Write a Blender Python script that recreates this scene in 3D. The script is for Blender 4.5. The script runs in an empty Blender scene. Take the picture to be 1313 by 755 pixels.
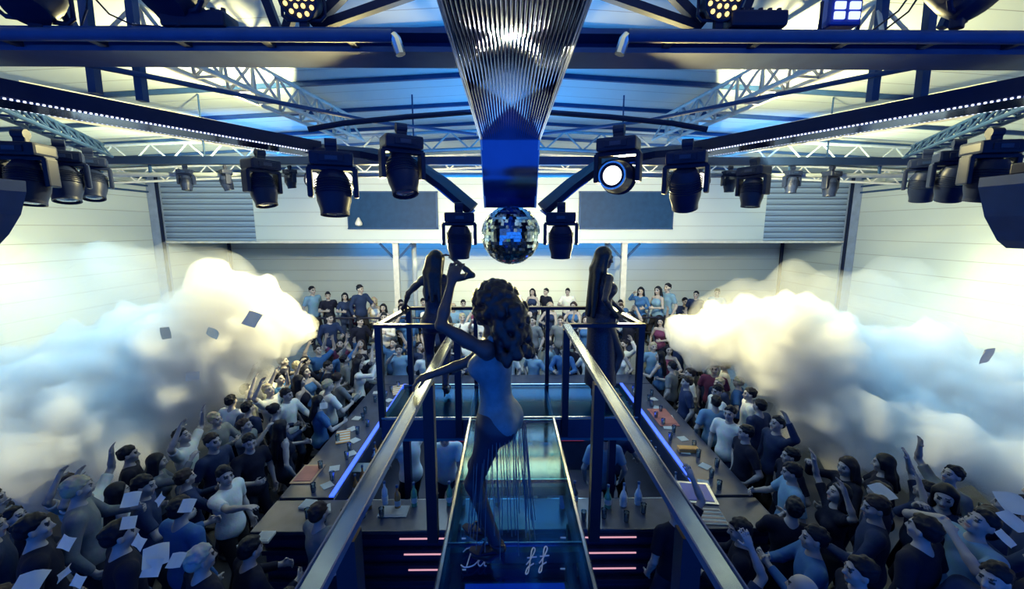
import bpy, bmesh, math, random
import numpy as np
from mathutils import Vector, Matrix, noise as mnoise

random.seed(11)
rng = random.Random(11)
SC = bpy.context.scene
COL = SC.collection
PI = math.pi
R = math.radians

# ------------------------------------------------------------------ camera
F = 530.0
CX, CY = 656.5, 377.5
CAMZ = 4.55
cam_d = bpy.data.cameras.new('camera')
cam = bpy.data.objects.new('camera', cam_d)
COL.objects.link(cam)
cam.location = (0, 0, CAMZ)
cam.rotation_euler = (R(90 - 9.06), 0, R(-0.6))
cam_d.sensor_width = 36.0
cam_d.lens = F / 1313 * 36.0
cam_d.clip_start = 0.05
SC.camera = cam
_RM = cam.rotation_euler.to_matrix()
_CO = Vector((0, 0, CAMZ))


def ray(px, py):
    return _RM @ Vector(((px - CX) / F, -(py - CY) / F, -1.0))


def atY(px, py, Y):
    d = ray(px, py)
    return _CO + d * (Y / d.y)


def atZ(px, py, Z):
    d = ray(px, py)
    return _CO + d * ((Z - CAMZ) / d.z)


def proj(p):
    q = _RM.transposed() @ (Vector(p) - _CO)
    return (CX + F * q.x / -q.z, CY - F * q.y / -q.z, -q.z)


# ------------------------------------------------------------------ view / world
SC.view_settings.view_transform = 'Standard'
SC.view_settings.look = 'None'
SC.view_settings.gamma = 1
SC.view_settings.use_curve_mapping = False
SC.view_settings.exposure = 0.0
cy = SC.cycles
cy.use_denoising = True
cy.max_bounces = 8
cy.diffuse_bounces = 1
cy.glossy_bounces = 3
cy.transmission_bounces = 4
cy.transparent_max_bounces = 12
cy.volume_bounces = 5
cy.caustics_reflective = False
cy.caustics_refractive = False
cy.sample_clamp_indirect = 4.0
W = bpy.data.worlds.new('night')
SC.world = W
W.use_nodes = True
W.node_tree.nodes['Background'].inputs[0].default_value = (0.015, 0.13, 0.62, 1)
W.node_tree.nodes['Background'].inputs[1].default_value = 1.8

# ------------------------------------------------------------------ materials
MATS = {}


def mat(name, col, rough=0.6, metal=0.0, var=0.12, scale=6.0, bump=0.0, bscale=40.0, coat=0.0, spec=0.5):
    if name in MATS:
        return MATS[name]
    m = bpy.data.materials.new(name)
    m.use_nodes = True
    nt = m.node_tree
    b = nt.nodes['Principled BSDF']
    b.inputs['Roughness'].default_value = rough
    b.inputs['Metallic'].default_value = metal
    b.inputs['Specular IOR Level'].default_value = spec
    b.inputs['Coat Weight'].default_value = coat
    tc = nt.nodes.new('ShaderNodeTexCoord')
    n = nt.nodes.new('ShaderNodeTexNoise')
    n.inputs['Scale'].default_value = scale
    n.inputs['Detail'].default_value = 3
    nt.links.new(tc.outputs['Object'], n.inputs['Vector'])
    r = nt.nodes.new('ShaderNodeValToRGB')
    r.color_ramp.elements[0].position = 0.3
    r.color_ramp.elements[1].position = 0.7
    r.color_ramp.elements[0].color = tuple(c * (1 - var) for c in col) + (1,)
    r.color_ramp.elements[1].color = tuple(min(1, c * (1 + var)) for c in col) + (1,)
    nt.links.new(n.outputs['Fac'], r.inputs[0])
    nt.links.new(r.outputs[0], b.inputs['Base Color'])
    if bump:
        n2 = nt.nodes.new('ShaderNodeTexNoise')
        n2.inputs['Scale'].default_value = bscale
        nt.links.new(tc.outputs['Object'], n2.inputs['Vector'])
        bp = nt.nodes.new('ShaderNodeBump')
        bp.inputs['Strength'].default_value = bump
        bp.inputs['Distance'].default_value = 0.01
        nt.links.new(n2.outputs['Fac'], bp.inputs['Height'])
        nt.links.new(bp.outputs[0], b.inputs['Normal'])
    MATS[name] = m
    return m


def emat(name, col, strength):
    if name in MATS:
        return MATS[name]
    m = bpy.data.materials.new(name)
    m.use_nodes = True
    b = m.node_tree.nodes['Principled BSDF']
    b.inputs['Base Color'].default_value = (0.1, 0.1, 0.1, 1)
    b.inputs['Emission Color'].default_value = tuple(col) + (1,)
    b.inputs['Emission Strength'].default_value = strength
    MATS[name] = m
    return m


def objcol_mat(name, rough=0.85, weave=0.15):
    m = bpy.data.materials.new(name)
    m.use_nodes = True
    nt = m.node_tree
    b = nt.nodes['Principled BSDF']
    b.inputs['Roughness'].default_value = rough
    b.inputs['Specular IOR Level'].default_value = 0.2
    oi = nt.nodes.new('ShaderNodeObjectInfo')
    tc = nt.nodes.new('ShaderNodeTexCoord')
    n = nt.nodes.new('ShaderNodeTexNoise')
    n.inputs['Scale'].default_value = 14
    nt.links.new(tc.outputs['Object'], n.inputs['Vector'])
    mx = nt.nodes.new('ShaderNodeMix')
    mx.data_type = 'RGBA'
    mx.blend_type = 'MULTIPLY'
    mx.inputs['Factor'].default_value = weave * 2
    nt.links.new(oi.outputs['Color'], mx.inputs['A'])
    nt.links.new(n.outputs['Color'], mx.inputs['B'])
    nt.links.new(mx.outputs['Result'], b.inputs['Base Color'])
    bp = nt.nodes.new('ShaderNodeBump')
    bp.inputs['Strength'].default_value = 0.3
    bp.inputs['Distance'].default_value = 0.02
    nt.links.new(n.outputs['Fac'], bp.inputs['Height'])
    nt.links.new(bp.outputs[0], b.inputs['Normal'])
    MATS[name] = m
    return m


def groove_mat(name, col, axis, pitch, width, dark, rough=0.55, ribs=False):
    """sheet cladding with horizontal panel joints every PITCH metres along AXIS"""
    m = bpy.data.materials.new(name)
    m.use_nodes = True
    nt = m.node_tree
    b = nt.nodes['Principled BSDF']
    b.inputs['Roughness'].default_value = rough
    b.inputs['Specular IOR Level'].default_value = 0.25
    tc = nt.nodes.new('ShaderNodeTexCoord')
    sp = nt.nodes.new('ShaderNodeSeparateXYZ')
    nt.links.new(tc.outputs['Object'], sp.inputs[0])
    dv = nt.nodes.new('ShaderNodeMath'); dv.operation = 'DIVIDE'; dv.inputs[1].default_value = pitch
    nt.links.new(sp.outputs[axis], dv.inputs[0])
    fr = nt.nodes.new('ShaderNodeMath'); fr.operation = 'FRACT'
    nt.links.new(dv.outputs[0], fr.inputs[0])
    lt = nt.nodes.new('ShaderNodeMath'); lt.operation = 'LESS_THAN'; lt.inputs[1].default_value = width / pitch
    nt.links.new(fr.outputs[0], lt.inputs[0])
    n = nt.nodes.new('ShaderNodeTexNoise'); n.inputs['Scale'].default_value = 0.8; n.inputs['Detail'].default_value = 4
    nt.links.new(tc.outputs['Object'], n.inputs['Vector'])
    r = nt.nodes.new('ShaderNodeValToRGB')
    r.color_ramp.elements[0].color = tuple(c * 0.93 for c in col) + (1,)
    r.color_ramp.elements[1].color = tuple(col) + (1,)
    nt.links.new(n.outputs['Fac'], r.inputs[0])
    mx = nt.nodes.new('ShaderNodeMix'); mx.data_type = 'RGBA'
    nt.links.new(lt.outputs[0], mx.inputs['Factor'])
    nt.links.new(r.outputs[0], mx.inputs['A'])
    mx.inputs['B'].default_value = tuple(dark) + (1,)
    nt.links.new(mx.outputs['Result'], b.inputs['Base Color'])
    bp = nt.nodes.new('ShaderNodeBump'); bp.inputs['Strength'].default_value = 0.6; bp.inputs['Distance'].default_value = 0.02
    bp.invert = True
    nt.links.new(lt.outputs[0], bp.inputs['Height'])
    nt.links.new(bp.outputs[0], b.inputs['Normal'])
    MATS[name] = m
    return m


def glass_mat(name, tint, refl=0.18, rough=0.04):
    m = bpy.data.materials.new(name)
    m.use_nodes = True
    nt = m.node_tree
    nt.nodes.remove(nt.nodes['Principled BSDF'])
    out = nt.nodes['Material Output']
    t = nt.nodes.new('ShaderNodeBsdfTransparent')
    t.inputs[0].default_value = tuple(tint) + (1,)
    g = nt.nodes.new('ShaderNodeBsdfGlossy')
    g.inputs['Color'].default_value = (0.8, 0.9, 1, 1)
    g.inputs['Roughness'].default_value = rough
    lw = nt.nodes.new('ShaderNodeLayerWeight'); lw.inputs[0].default_value = 0.35
    mr = nt.nodes.new('ShaderNodeMapRange')
    mr.inputs['To Min'].default_value = refl * 0.4
    mr.inputs['To Max'].default_value = min(1, refl * 3)
    nt.links.new(lw.outputs['Fresnel'], mr.inputs['Value'])
    n = nt.nodes.new('ShaderNodeTexNoise'); n.inputs['Scale'].default_value = 5
    bp = nt.nodes.new('ShaderNodeBump'); bp.inputs['Strength'].default_value = 0.04
    nt.links.new(n.outputs['Fac'], bp.inputs['Height'])
    nt.links.new(bp.outputs[0], g.inputs['Normal'])
    mx = nt.nodes.new('ShaderNodeMixShader')
    nt.links.new(mr.outputs[0], mx.inputs[0])
    nt.links.new(t.outputs[0], mx.inputs[1])
    nt.links.new(g.outputs[0], mx.inputs[2])
    nt.links.new(mx.outputs[0], out.inputs['Surface'])
    MATS[name] = m
    return m


def smoke_mat(name, density, col, aniso=0.25):
    m = bpy.data.materials.new(name)
    m.use_nodes = True
    nt = m.node_tree
    nt.nodes.remove(nt.nodes['Principled BSDF'])
    v = nt.nodes.new('ShaderNodeVolumeScatter')
    v.inputs['Color'].default_value = tuple(col) + (1,)
    v.inputs['Density'].default_value = density
    v.inputs['Anisotropy'].default_value = aniso
    nt.links.new(v.outputs[0], nt.nodes['Material Output'].inputs['Volume'])
    MATS[name] = m
    return m


M_WALL = groove_mat('white wall cladding', (0.70, 0.80, 0.84), 'Z', 0.42, 0.012, (0.42, 0.46, 0.50))
M_RIB = groove_mat('ribbed siding', (0.36, 0.50, 0.70), 'Z', 0.17, 0.035, (0.10, 0.14, 0.24))
M_CEIL = groove_mat('roof sheet', (0.60, 0.72, 0.80), 'Y', 0.45, 0.014, (0.30, 0.36, 0.44))
M_STEELW = mat('white steel', (0.80, 0.80, 0.76), 0.4, 0.0)
M_STEELB = mat('blue grey steel', (0.03, 0.085, 0.23), 0.5, 0.0, spec=.25)
M_BLACK = mat('black metal', (0.010, 0.018, 0.06), 0.42, 0.0, spec=.2)
M_PLAST = mat('black plastic', (0.010, 0.018, 0.06), 0.4, 0.0, spec=.2)
M_NAVY = mat('navy lacquer', (0.012, 0.03, 0.10), 0.35)
M_FLOOR = mat('dark floor', (0.03, 0.035, 0.06), 0.5, var=0.3, scale=2)
M_CHROME = mat('brushed metal', (0.72, 0.74, 0.74), 0.22, 1.0, var=0.05, scale=30)
M_RAIL = mat('dark brushed rail', (0.46, 0.56, 0.70), 0.17, 1.0, var=0.06, scale=25)
M_POST = mat('dark railing post', (0.015, 0.018, 0.045), 0.4, 0.5)
M_MIRROR = mat('mirror tile', (0.62, 0.74, 0.80), 0.06, 1.0, var=0.25, scale=40)
M_PANELM = mat('mirror sheet', (0.10, 0.15, 0.34), 0.12, 1.0, var=0.05)
M_SKIN = mat('skin', (0.33, 0.30, 0.31), 0.55, var=0.05)
M_EYE = mat('eye dark', (0.02, 0.02, 0.03), 0.3)
M_LIP = mat('lip', (0.34, 0.17, 0.17), 0.5)
M_CLOTH = objcol_mat('cloth')
M_HAIR = objcol_mat('hair', 0.55, 0.3)
M_PAPER = mat('white paper', (0.85, 0.86, 0.84), 0.8, var=0.03)
M_WOOD = mat('counter wood', (0.16, 0.13, 0.14), 0.35, var=0.3, scale=4)
M_GLASSF = glass_mat('floor glass', (0.30, 0.60, 0.80), 0.05, 0.10)
M_GLASSB = glass_mat('bottle glass', (0.55, 0.70, 0.80), 0.5, 0.05)
M_PANELB = mat('blue panel', (0.012, 0.055, 0.16), 0.5, spec=.2)

_nt = M_PAPER.node_tree
_tr = _nt.nodes.new('ShaderNodeBsdfTranslucent')
_tr.inputs[0].default_value = (.9, .9, .86, 1)
_mx = _nt.nodes.new('ShaderNodeMixShader')
_mx.inputs[0].default_value = .5
_nt.links.new(_nt.nodes['Principled BSDF'].outputs[0], _mx.inputs[1])
_nt.links.new(_tr.outputs[0], _mx.inputs[2])
_nt.links.new(_mx.outputs[0], _nt.nodes['Material Output'].inputs['Surface'])

# ------------------------------------------------------------------ mesh builder


class MB:
    def __init__(self):
        self.v = []
        self.f = []

    def add(self, vs, fs):
        o = len(self.v)
        self.v += [tuple(x) for x in vs]
        self.f += [tuple(i + o for i in f) for f in fs]
        return self

    def box(self, c, s, rot=None, bev=0.0):
        c = Vector(c)
        hx, hy, hz = s[0] / 2, s[1] / 2, s[2] / 2
        if bev > 0:
            b = min(bev, hx * .9, hy * .9, hz * .9)
            bm = bmesh.new()
            bmesh.ops.create_cube(bm, size=1)
            for v in bm.verts:
                v.co = Vector((v.co.x * s[0], v.co.y * s[1], v.co.z * s[2]))
            bmesh.ops.bevel(bm, geom=bm.edges[:], offset=b, segments=2, affect='EDGES', profile=0.6)
            bm.verts.index_update()
            vs = [v.co.copy() for v in bm.verts]
            fs = [[v.index for v in f.verts] for f in bm.faces]
            bm.free()
        else:
            vs = [Vector((x, y, z)) for x in (-hx, hx) for y in (-hy, hy) for z in (-hz, hz)]
            fs = [(0, 1, 3, 2), (4, 6, 7, 5), (0, 4, 5, 1), (2, 3, 7, 6), (0, 2, 6, 4), (1, 5, 7, 3)]
        if rot is not None:
            vs = [rot @ v for v in vs]
        return self.add([v + c for v in vs], fs)

    def cyl(self, p0, p1, r0, r1=None, n=10, cap=True):
        p0, p1 = Vector(p0), Vector(p1)
        r1 = r0 if r1 is None else r1
        d = (p1 - p0)
        q = d.to_track_quat('Z', 'Y').to_matrix()
        vs = []
        for p, r in ((p0, r0), (p1, r1)):
            for i in range(n):
                a = 2 * PI * i / n
                vs.append(p + q @ Vector((r * math.cos(a), r * math.sin(a), 0)))
        fs = [(i, (i + 1) % n, n + (i + 1) % n, n + i) for i in range(n)]
        if cap:
            fs += [tuple(range(n - 1, -1, -1)), tuple(range(n, 2 * n))]
        return self.add(vs, fs)

    def bar(self, p0, p1, w, h, up=(0, 0, 1)):
        """rectangular bar from p0 to p1"""
        p0, p1 = Vector(p0), Vector(p1)
        d = (p1 - p0).normalized()
        s = d.cross(Vector(up))
        s = s.normalized() if s.length > 1e-5 else Vector((1, 0, 0))
        u = s.cross(d).normalized()
        vs = []
        for p in (p0, p1):
            for a, b in ((-1, -1), (1, -1), (1, 1), (-1, 1)):
                vs.append(p + s * (a * w / 2) + u * (b * h / 2))
        return self.add(vs, [(0, 3, 2, 1), (4, 5, 6, 7), (0, 1, 5, 4), (1, 2, 6, 5), (2, 3, 7, 6), (3, 0, 4, 7)])

    def tube(self, pts, r, n=8):
        pts = [Vector(p) for p in pts]
        k = len(pts)
        vs, fs = [], []
        for j, p in enumerate(pts):
            d = (pts[min(j + 1, k - 1)] - pts[max(j - 1, 0)])
            q = d.to_track_quat('Z', 'Y').to_matrix()
            for i in range(n):
                a = 2 * PI * i / n
                vs.append(p + q @ Vector((r * math.cos(a), r * math.sin(a), 0)))
        for j in range(k - 1):
            for i in range(n):
                fs.append((j * n + i, j * n + (i + 1) % n, (j + 1) * n + (i + 1) % n, (j + 1) * n + i))
        fs += [tuple(range(n - 1, -1, -1)), tuple(range((k - 1) * n, k * n))]
        return self.add(vs, fs)

    def lathe(self, prof, o=(0, 0, 0), n=20, rot=None, closed=True):
        """prof: list of (r, z)"""
        o = Vector(o)
        vs, fs = [], []
        for (r, z) in prof:
            for i in range(n):
                a = 2 * PI * i / n
                v = Vector((r * math.cos(a), r * math.sin(a), z))
                vs.append(o + (rot @ v if rot is not None else v))
        for j in range(len(prof) - 1):
            for i in range(n):
                fs.append((j * n + i, j * n + (i + 1) % n, (j + 1) * n + (i + 1) % n, (j + 1) * n + i))
        if closed:
            fs += [tuple(range(n - 1, -1, -1)), tuple(range((len(prof) - 1) * n, len(prof) * n))]
        return self.add(vs, fs)

    def prism(self, poly, y0, y1):
        """poly in xz extruded along y"""
        n = len(poly)
        vs = [(x, y0, z) for x, z in poly] + [(x, y1, z) for x, z in poly]
        fs = [tuple(range(n)), tuple(range(2 * n - 1, n - 1, -1))]
        fs += [(i, i + n, (i + 1) % n + n, (i + 1) % n) for i in range(n)]
        return self.add(vs, fs)

    def mesh(self, name, m, smooth=False, origin=None):
        me = bpy.data.meshes.new(name)
        o = Vector(origin) if origin is not None else Vector((0, 0, 0))
        me.from_pydata([tuple(Vector(v) - o) for v in self.v], [], self.f)
        me.materials.append(m)
        bm = bmesh.new()
        bm.from_mesh(me)
        bmesh.ops.recalc_face_normals(bm, faces=bm.faces)
        bm.to_mesh(me)
        bm.free()
        if smooth:
            me.shade_smooth()
            try:
                me.set_sharp_from_angle(angle=R(40))
            except Exception:
                pass
        me.update()
        return me

    def build(self, name, m, parent=None, smooth=False, origin=None, loc=None):
        if origin is None and parent is not None and parent.get('_w'):
            origin = parent.location
        ob = bpy.data.objects.new(name, self.mesh(name, m, smooth, origin))
        COL.objects.link(ob)
        if parent is not None:
            ob.parent = parent
        if loc is not None:
            ob.location = loc
        return ob


def tag(o, label=None, cat=None, group=None, kind=None):
    if label:
        o['label'] = label
    if cat:
        o['category'] = cat
    if group:
        o['group'] = group
    if kind:
        o['kind'] = kind
    return o


def thing(name, label, cat, loc=(0, 0, 0), rz=0.0, group=None, scale=1.0):
    o = bpy.data.objects.new(name, None)
    COL.objects.link(o)
    o.location = loc
    o.rotation_euler = (0, 0, rz)
    o.scale = (scale,) * 3
    o.empty_display_size = 0.1
    return tag(o, label, cat, group)


def wthing(name, label, cat, loc, group=None):
    """a thing whose parts are given in world coordinates"""
    o = thing(name, label, cat, loc, 0, group)
    o['_w'] = 1
    return o


def dup(root, loc, rz=0.0, label=None, group=None, scale=None):
    r = root.copy()
    COL.objects.link(r)
    r.location = loc
    r.rotation_euler = (0, 0, rz)
    if scale:
        r.scale = (scale,) * 3
    if label:
        r['label'] = label
    if group:
        r['group'] = group
    for ch in list(root.children):
        c = ch.copy()
        COL.objects.link(c)
        c.parent = r
        for g in ch.children:
            d = g.copy()
            COL.objects.link(d)
            d.parent = c
    return r


def struct(name, mb, m, parent=None, smooth=False):
    o = mb.build(name, m, parent, smooth)
    if parent is None:
        o['kind'] = 'structure'
    return o


# ------------------------------------------------------------------ setting
HW, YB, YW = 10.8, 13.0, 16.2          # half width, bulkhead, back wall
Y0 = -3.0
EAVE, RIDGE = 6.15, 6.75

struct('floor', MB().box((0, (Y0 + YW) / 2, -0.1), (2 * HW + .6, YW - Y0 + .6, 0.2)), M_FLOOR)
struct('wall_left', MB().box((-HW - .1, (Y0 + YW) / 2, EAVE / 2), (.2, YW - Y0, EAVE)), M_WALL)
struct('wall_right', MB().box((HW + .1, (Y0 + YW) / 2, EAVE / 2), (.2, YW - Y0, EAVE)), M_WALL)
struct('wall_back', MB().box((0, YW + .1, EAVE / 2), (2 * HW, .2, EAVE)), M_WALL)
cm = MB()
cm.prism([(-HW - .2, EAVE), (0, RIDGE), (HW + .2, EAVE), (HW + .2, EAVE + .12), (0, RIDGE + .12), (-HW - .2, EAVE + .12)], Y0, YW + .2)
ceil = struct('ceiling', cm, M_CEIL)
for i in range(9):
    y = 2.2 + i * 1.35
    for s in (-1, 1):
        MB().bar((s * HW, y, EAVE - .03), (0, y, RIDGE - .03), .05, .06).build('purlin', M_STEELB, ceil)
# bulkhead above the terrace: ribbed ends, plain middle
BZ0 = atY(651, 309, YB).z
xl = atY(326, 280, YB).x
xr = atY(981, 280, YB).x
bw = struct('wall_bulkhead', MB().box(((xl + xr) / 2, YB + .15, (BZ0 + 6.2) / 2 + .05), (xr - xl, .3, 6.3 - BZ0)), M_WALL)
for nm, x0, x1 in (('ribbed_siding', -HW, xl), ('ribbed_siding', xr, HW)):
    mb = MB()
    z = BZ0
    prof = []
    while z < 6.1:
        mb.box(((x0 + x1) / 2, YB + .12, z + .07), (x1 - x0, .24, .13), bev=.02)
        z += .17
    mb.box(((x0 + x1) / 2, YB + .17, (BZ0 + 6.2) / 2), (x1 - x0, .22, 6.2 - BZ0))
    mb.build(nm, M_RIB, bw)
MB().box((0, YB + .1, BZ0 - .03), (2 * HW, .34, .06)).build('edge_trim', M_STEELW, bw)
# corner columns (leaning lines at the ends of the side walls)
for i, s in enumerate((-1, 1)):
    o = struct('trim_%d' % (1 + i), MB().box((s * (HW - .14), YB - .1, EAVE / 2), (.26, .22, EAVE)), M_STEELB if False else mat('column grey', (0.30, 0.38, 0.55), .5))
    struct('trim_%d' % (3 + i), MB().box((s * (HW - .31), YB - .18, EAVE / 2), (.05, .08, EAVE)), M_BLACK)
    # recess corner pipe
    struct('trim_%d' % (5 + i), MB().cyl((s * (HW - .12), YW - .14, 0), (s * (HW - .12), YW - .14, BZ0 + .2), .06), M_BLACK)
    # gutter lines under the eaves
    g = MB()
    for dz in (.12, .34, .52):
        g.box((s * (HW - .04), (2 + YB) / 2, EAVE - dz), (.08, YB - 2, .05))
    struct('trim_%d' % (7 + i), g, M_STEELB)
    # white posts under the bulkhead
    px = (508, 800)[i]
    x = atY(px, 350, YB).x
    p = MB().box((x, YB + .1, BZ0 / 2 + .0), (.17, .17, BZ0 - .07))
    po = struct('trim_%d' % (9 + i), p, M_STEELW)
    for q in (-1, 1):
        MB().bar((x + q * .06, YB + .1, BZ0 - .55), (x + q * .5, YB + .1, BZ0 - .08), .06, .06, (0, 1, 0)).build('brace', M_STEELB, po)
    # thinner grey pipe beside the post
    struct('trim_%d' % (11 + i), MB().cyl((x + (.45 if i == 0 else -.42), YB + .6, 0), (x + (.45 if i == 0 else -.42), YB + .6, BZ0 + .2), .08), mat('pipe grey', (0.45, .52, .62), .5))

# blue panels on the bulkhead
for px0, px1, lab in ((445, 561, 'blue rectangular panel on the bulkhead left of the mirror ball'), (744, 861, 'blue rectangular panel on the bulkhead right of the mirror ball')):
    a, b = atY(px0, 246, YB - .04), atY(px1, 293, YB - .04)
    t = wthing('wall_panel', lab, 'panel', ((a.x + b.x) / 2, YB - .04, b.z))
    MB().box(((a.x + b.x) / 2, YB - .035, (a.z + b.z) / 2), (b.x - a.x, .05, a.z - b.z), bev=.01).build('sheet', M_PANELB, t)
    fm = MB()
    for z in (a.z, b.z):
        fm.box(((a.x + b.x) / 2, YB - .05, z), (b.x - a.x + .06, .08, .04))
    for x in (a.x, b.x):
        fm.box((x, YB - .05, (a.z + b.z) / 2), (.04, .08, a.z - b.z))
    fm.build('frame', M_STEELB, t)
# small white wall lamp on the left blue panel
c = atY(460, 286, YB - .15)
t = wthing('wall_lamp', 'small white pointed lamp in front of the left blue panel', 'lamp', tuple(c))
MB().lathe([(.02, -.1), (.10, -.06), (.11, 0), (.06, .1), (.02, .17)], tuple(c), 12).build('shade', M_STEELW, t, True)
MB().cyl((c.x, c.y, c.z - .02), (c.x, YB - .06, c.z - .02), .02).build('arm', M_STEELB, t)

# terrace at the back and side podiums
TZ = 1.15
struct('floor_terrace', MB().box((0, (11.2 + YW) / 2, TZ / 2), (2 * HW - .1, YW - 11.2, TZ)), mat('terrace', (0.30, .36, .42), .6))
struct('floor_step', MB().box((0, 10.85, TZ * .25), (2 * HW - .1, .7, TZ * .5)), mat('terrace', (0.30, .36, .42), .6))
PZ = 0.55
struct('floor_podium_left', MB().box((-4.6, 2.1, PZ / 2), (3.0, 3.0, PZ)), M_FLOOR)
struct('floor_podium_right', MB().box((4.6, 2.1, PZ / 2), (3.0, 3.0, PZ)), M_FLOOR)


def railing(label, p0, p1, n, z0, h=0.95, name='railing'):
    p0, p1 = Vector(p0), Vector(p1)
    t = wthing(name, label, 'railing', tuple((p0 + p1) / 2))
    MB().cyl(p0 + Vector((0, 0, h)), p1 + Vector((0, 0, h)), .03).build('handrail', M_POST, t, True)
    MB().cyl(p0 + Vector((0, 0, h * .55)), p1 + Vector((0, 0, h * .55)), .018).build('crossbar', M_POST, t, True)
    for i in range(n):
        q = p0.lerp(p1, i / (n - 1))
        MB().cyl(q, q + Vector((0, 0, h)), .025).build('post', M_POST, t, True)
    return t


railing('dark pipe railing along the back terrace left of the catwalk', (-8.5, 11.25, TZ), (-2.3, 11.25, TZ), 7, TZ)
railing('dark pipe railing along the back terrace right of the catwalk', (2.6, 11.25, TZ), (8.8, 11.25, TZ), 7, TZ)

# ------------------------------------------------------------------ roof trusses
def truss(label, p0, p1, h, n, m, r=.035, group='white lattice roof trusses', depth=.0, name='roof_truss'):
    p0, p1 = Vector(p0), Vector(p1)
    t = wthing(name, label, 'truss', tuple((p0 + p1) / 2), group)
    up = Vector((0, 0, h))
    d = (p1 - p0).normalized()
    s = d.cross(Vector((0, 0, 1))).normalized() * depth
    MB().cyl(p0 - s, p1 - s, r, n=8).build('bottom_chord', m, t, True)
    if depth:
        MB().cyl(p0 + s, p1 + s, r, n=8).build('bottom_chord', m, t, True)
    MB().cyl(p0 + up, p1 + up, r, n=8).build('top_chord', m, t, True)
    w = MB()
    for i in range(n):
        a, b = p0.lerp(p1, i / n), p0.lerp(p1, (i + 1) / n)
        mid = a.lerp(b, .5) + up
        for ss in ((-s, s) if depth else (s,)):
            w.cyl(a + ss, mid, r * .6, n=6)
            w.cyl(mid, b + ss, r * .6, n=6)
        if depth:
            w.cyl(a - s, a + s, r * .6, n=6)
    w.build('web_lattice', m, t, True)
    return t


def mx_(px):
    return 1302 - px


for sgn, word in ((0, 'left'), (1, 'right')):
    X = (lambda p: p) if sgn == 0 else mx_
    truss('white lattice roof truss running back under the ceiling, upper %s one' % word, atZ(X(150), 48, 6.02), atZ(X(455), 180, 6.02), .36, 9, M_STEELW, .028, depth=.14)
    truss('white lattice roof truss, lower outer one on the %s above the lamp bar' % word, atZ(X(30), 140, 5.88), atZ(X(425), 206, 5.82), .28, 8, M_STEELW, .03, depth=.12)
    # dark tie rods
    a, b, c2 = atY(X(30), 66, 3.0), atY(X(480), 156, 5.6), atY(X(610), 172, 7.0)
    t = MB().tube([a, b, c2], .022).build('tie_rod', M_STEELB, None, True)
    tag(t, 'thin dark steel tie rod slanting under the %s half of the roof' % word, 'rod')
    t = MB().tube([atY(X(395), 166, 4.3), atY(X(440), 158, 4.4), atY(X(520), 150, 4.5), atY(X(612), 143, 4.6)], .028).build('curved_pipe', M_BLACK, None, True)
    tag(t, 'black curved pipe joining the centre panel and the %s slanting light beam' % word, 'pipe')
for y, lab in ((8.6, 'white lattice roof truss spanning the hall behind the mirror ball'), (11.2, 'white lattice roof truss spanning the hall just before the bulkhead')):
    for s in (-1, 1):
        truss(lab + (', left half' if s < 0 else ', right half'), (s * 10.4, y, 5.72), (s * .02, y, 6.15), .34, 14, M_STEELW if y > 9 else mat('grey steel', (.35, .42, .5), .45), .03, group='white lattice roof trusses')

# ------------------------------------------------------------------ front rig beam
FB = 2.85
zb = atY(651, 62, FB).z
hb = atY(651, 47, FB).z - atY(651, 76, FB).z
t = wthing('lighting_girder', 'wide dark steel beam crossing the hall above the camera', 'beam', (0, FB, zb))
MB().box((0, FB, zb + hb * .36), (9.4, .26, .03)).build('flange', M_STEELB, t)
MB().box((0, FB, zb - hb * .44), (9.4, .26, .03)).build('flange', M_STEELB, t)
MB().box((0, FB + .02, zb), (9.4, .03, hb * .8)).build('web', mat('beam web', (.016, .055, .19), .55, .0, spec=.2), t)
for s in (-1, 1):
    MB().bar((s * 4.1, FB - .1, zb), (s * 3.75, FB - .1, zb + hb * .3), .06, .08).build('stiffener', M_STEELB, t)
for px0, px1, lab in ((0, 503, 'left'), (805, 1313, 'right')):
    a, b = atY(px0 - 60 if px0 == 0 else px0, 46, 2.6), atY(px1 + 60 if px1 == 1313 else px1, 46, 2.6)
    t = wthing('lighting_pipe', 'dark round lighting pipe in front of the %s half of the big beam' % lab, 'pipe', tuple((a + b) / 2))
    z = a.z if px0 else b.z
    MB().cyl((a.x, 2.6, z), (b.x, 2.6, z), .035, n=14).build('tube', M_STEELB, t, True)
    xe = b.x if px0 == 0 else a.x
    sg = 1 if px0 == 0 else -1
    MB().tube([(xe, 2.6, z), (xe + sg * .02, 2.6, z - .02), (xe + sg * .045, 2.6, z - .10)], .03).build('hook_end', M_CHROME, t, True)
    for k in range(5):
        x = a.x + (b.x - a.x) * (k + .5) / 5
        MB().box((x, 2.655, z), (.05, .115, .05), bev=.008).build('clamp', M_BLACK, t)
# upper dark diagonals of the rig (W bracing over the beam)
for sgn, word in ((0, 'left'), (1, 'right')):
    X = (lambda p: p) if sgn == 0 else mx_
    for (x0, y0, x1, y1, wd, lb) in ((338, -10, 356, 38, .05, 'steep dark brace above the beam near the warm lamp, outer one'), (382, -10, 368, 38, .05, 'steep dark brace above the beam near the warm lamp, inner one'),
                                 (445, -12, 400, 33, .055, 'slanting dark brace above the beam, short upper one'), (530, -8, 404, 36, .05, 'slanting dark brace above the beam, long lower one'),
                                 (72, -10, 94, 36, .045, 'blue grey brace above the far end of the beam')):
        o = MB().bar(atY(X(x0), y0, FB + .05), atY(X(x1), y1, FB + .05), wd, wd, (0, 1, 0)).build('brace', M_STEELB if x0 < 100 else M_BLACK)
        tag(o, lb + ' on the ' + word, 'brace', 'braces over the front beam')
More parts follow.
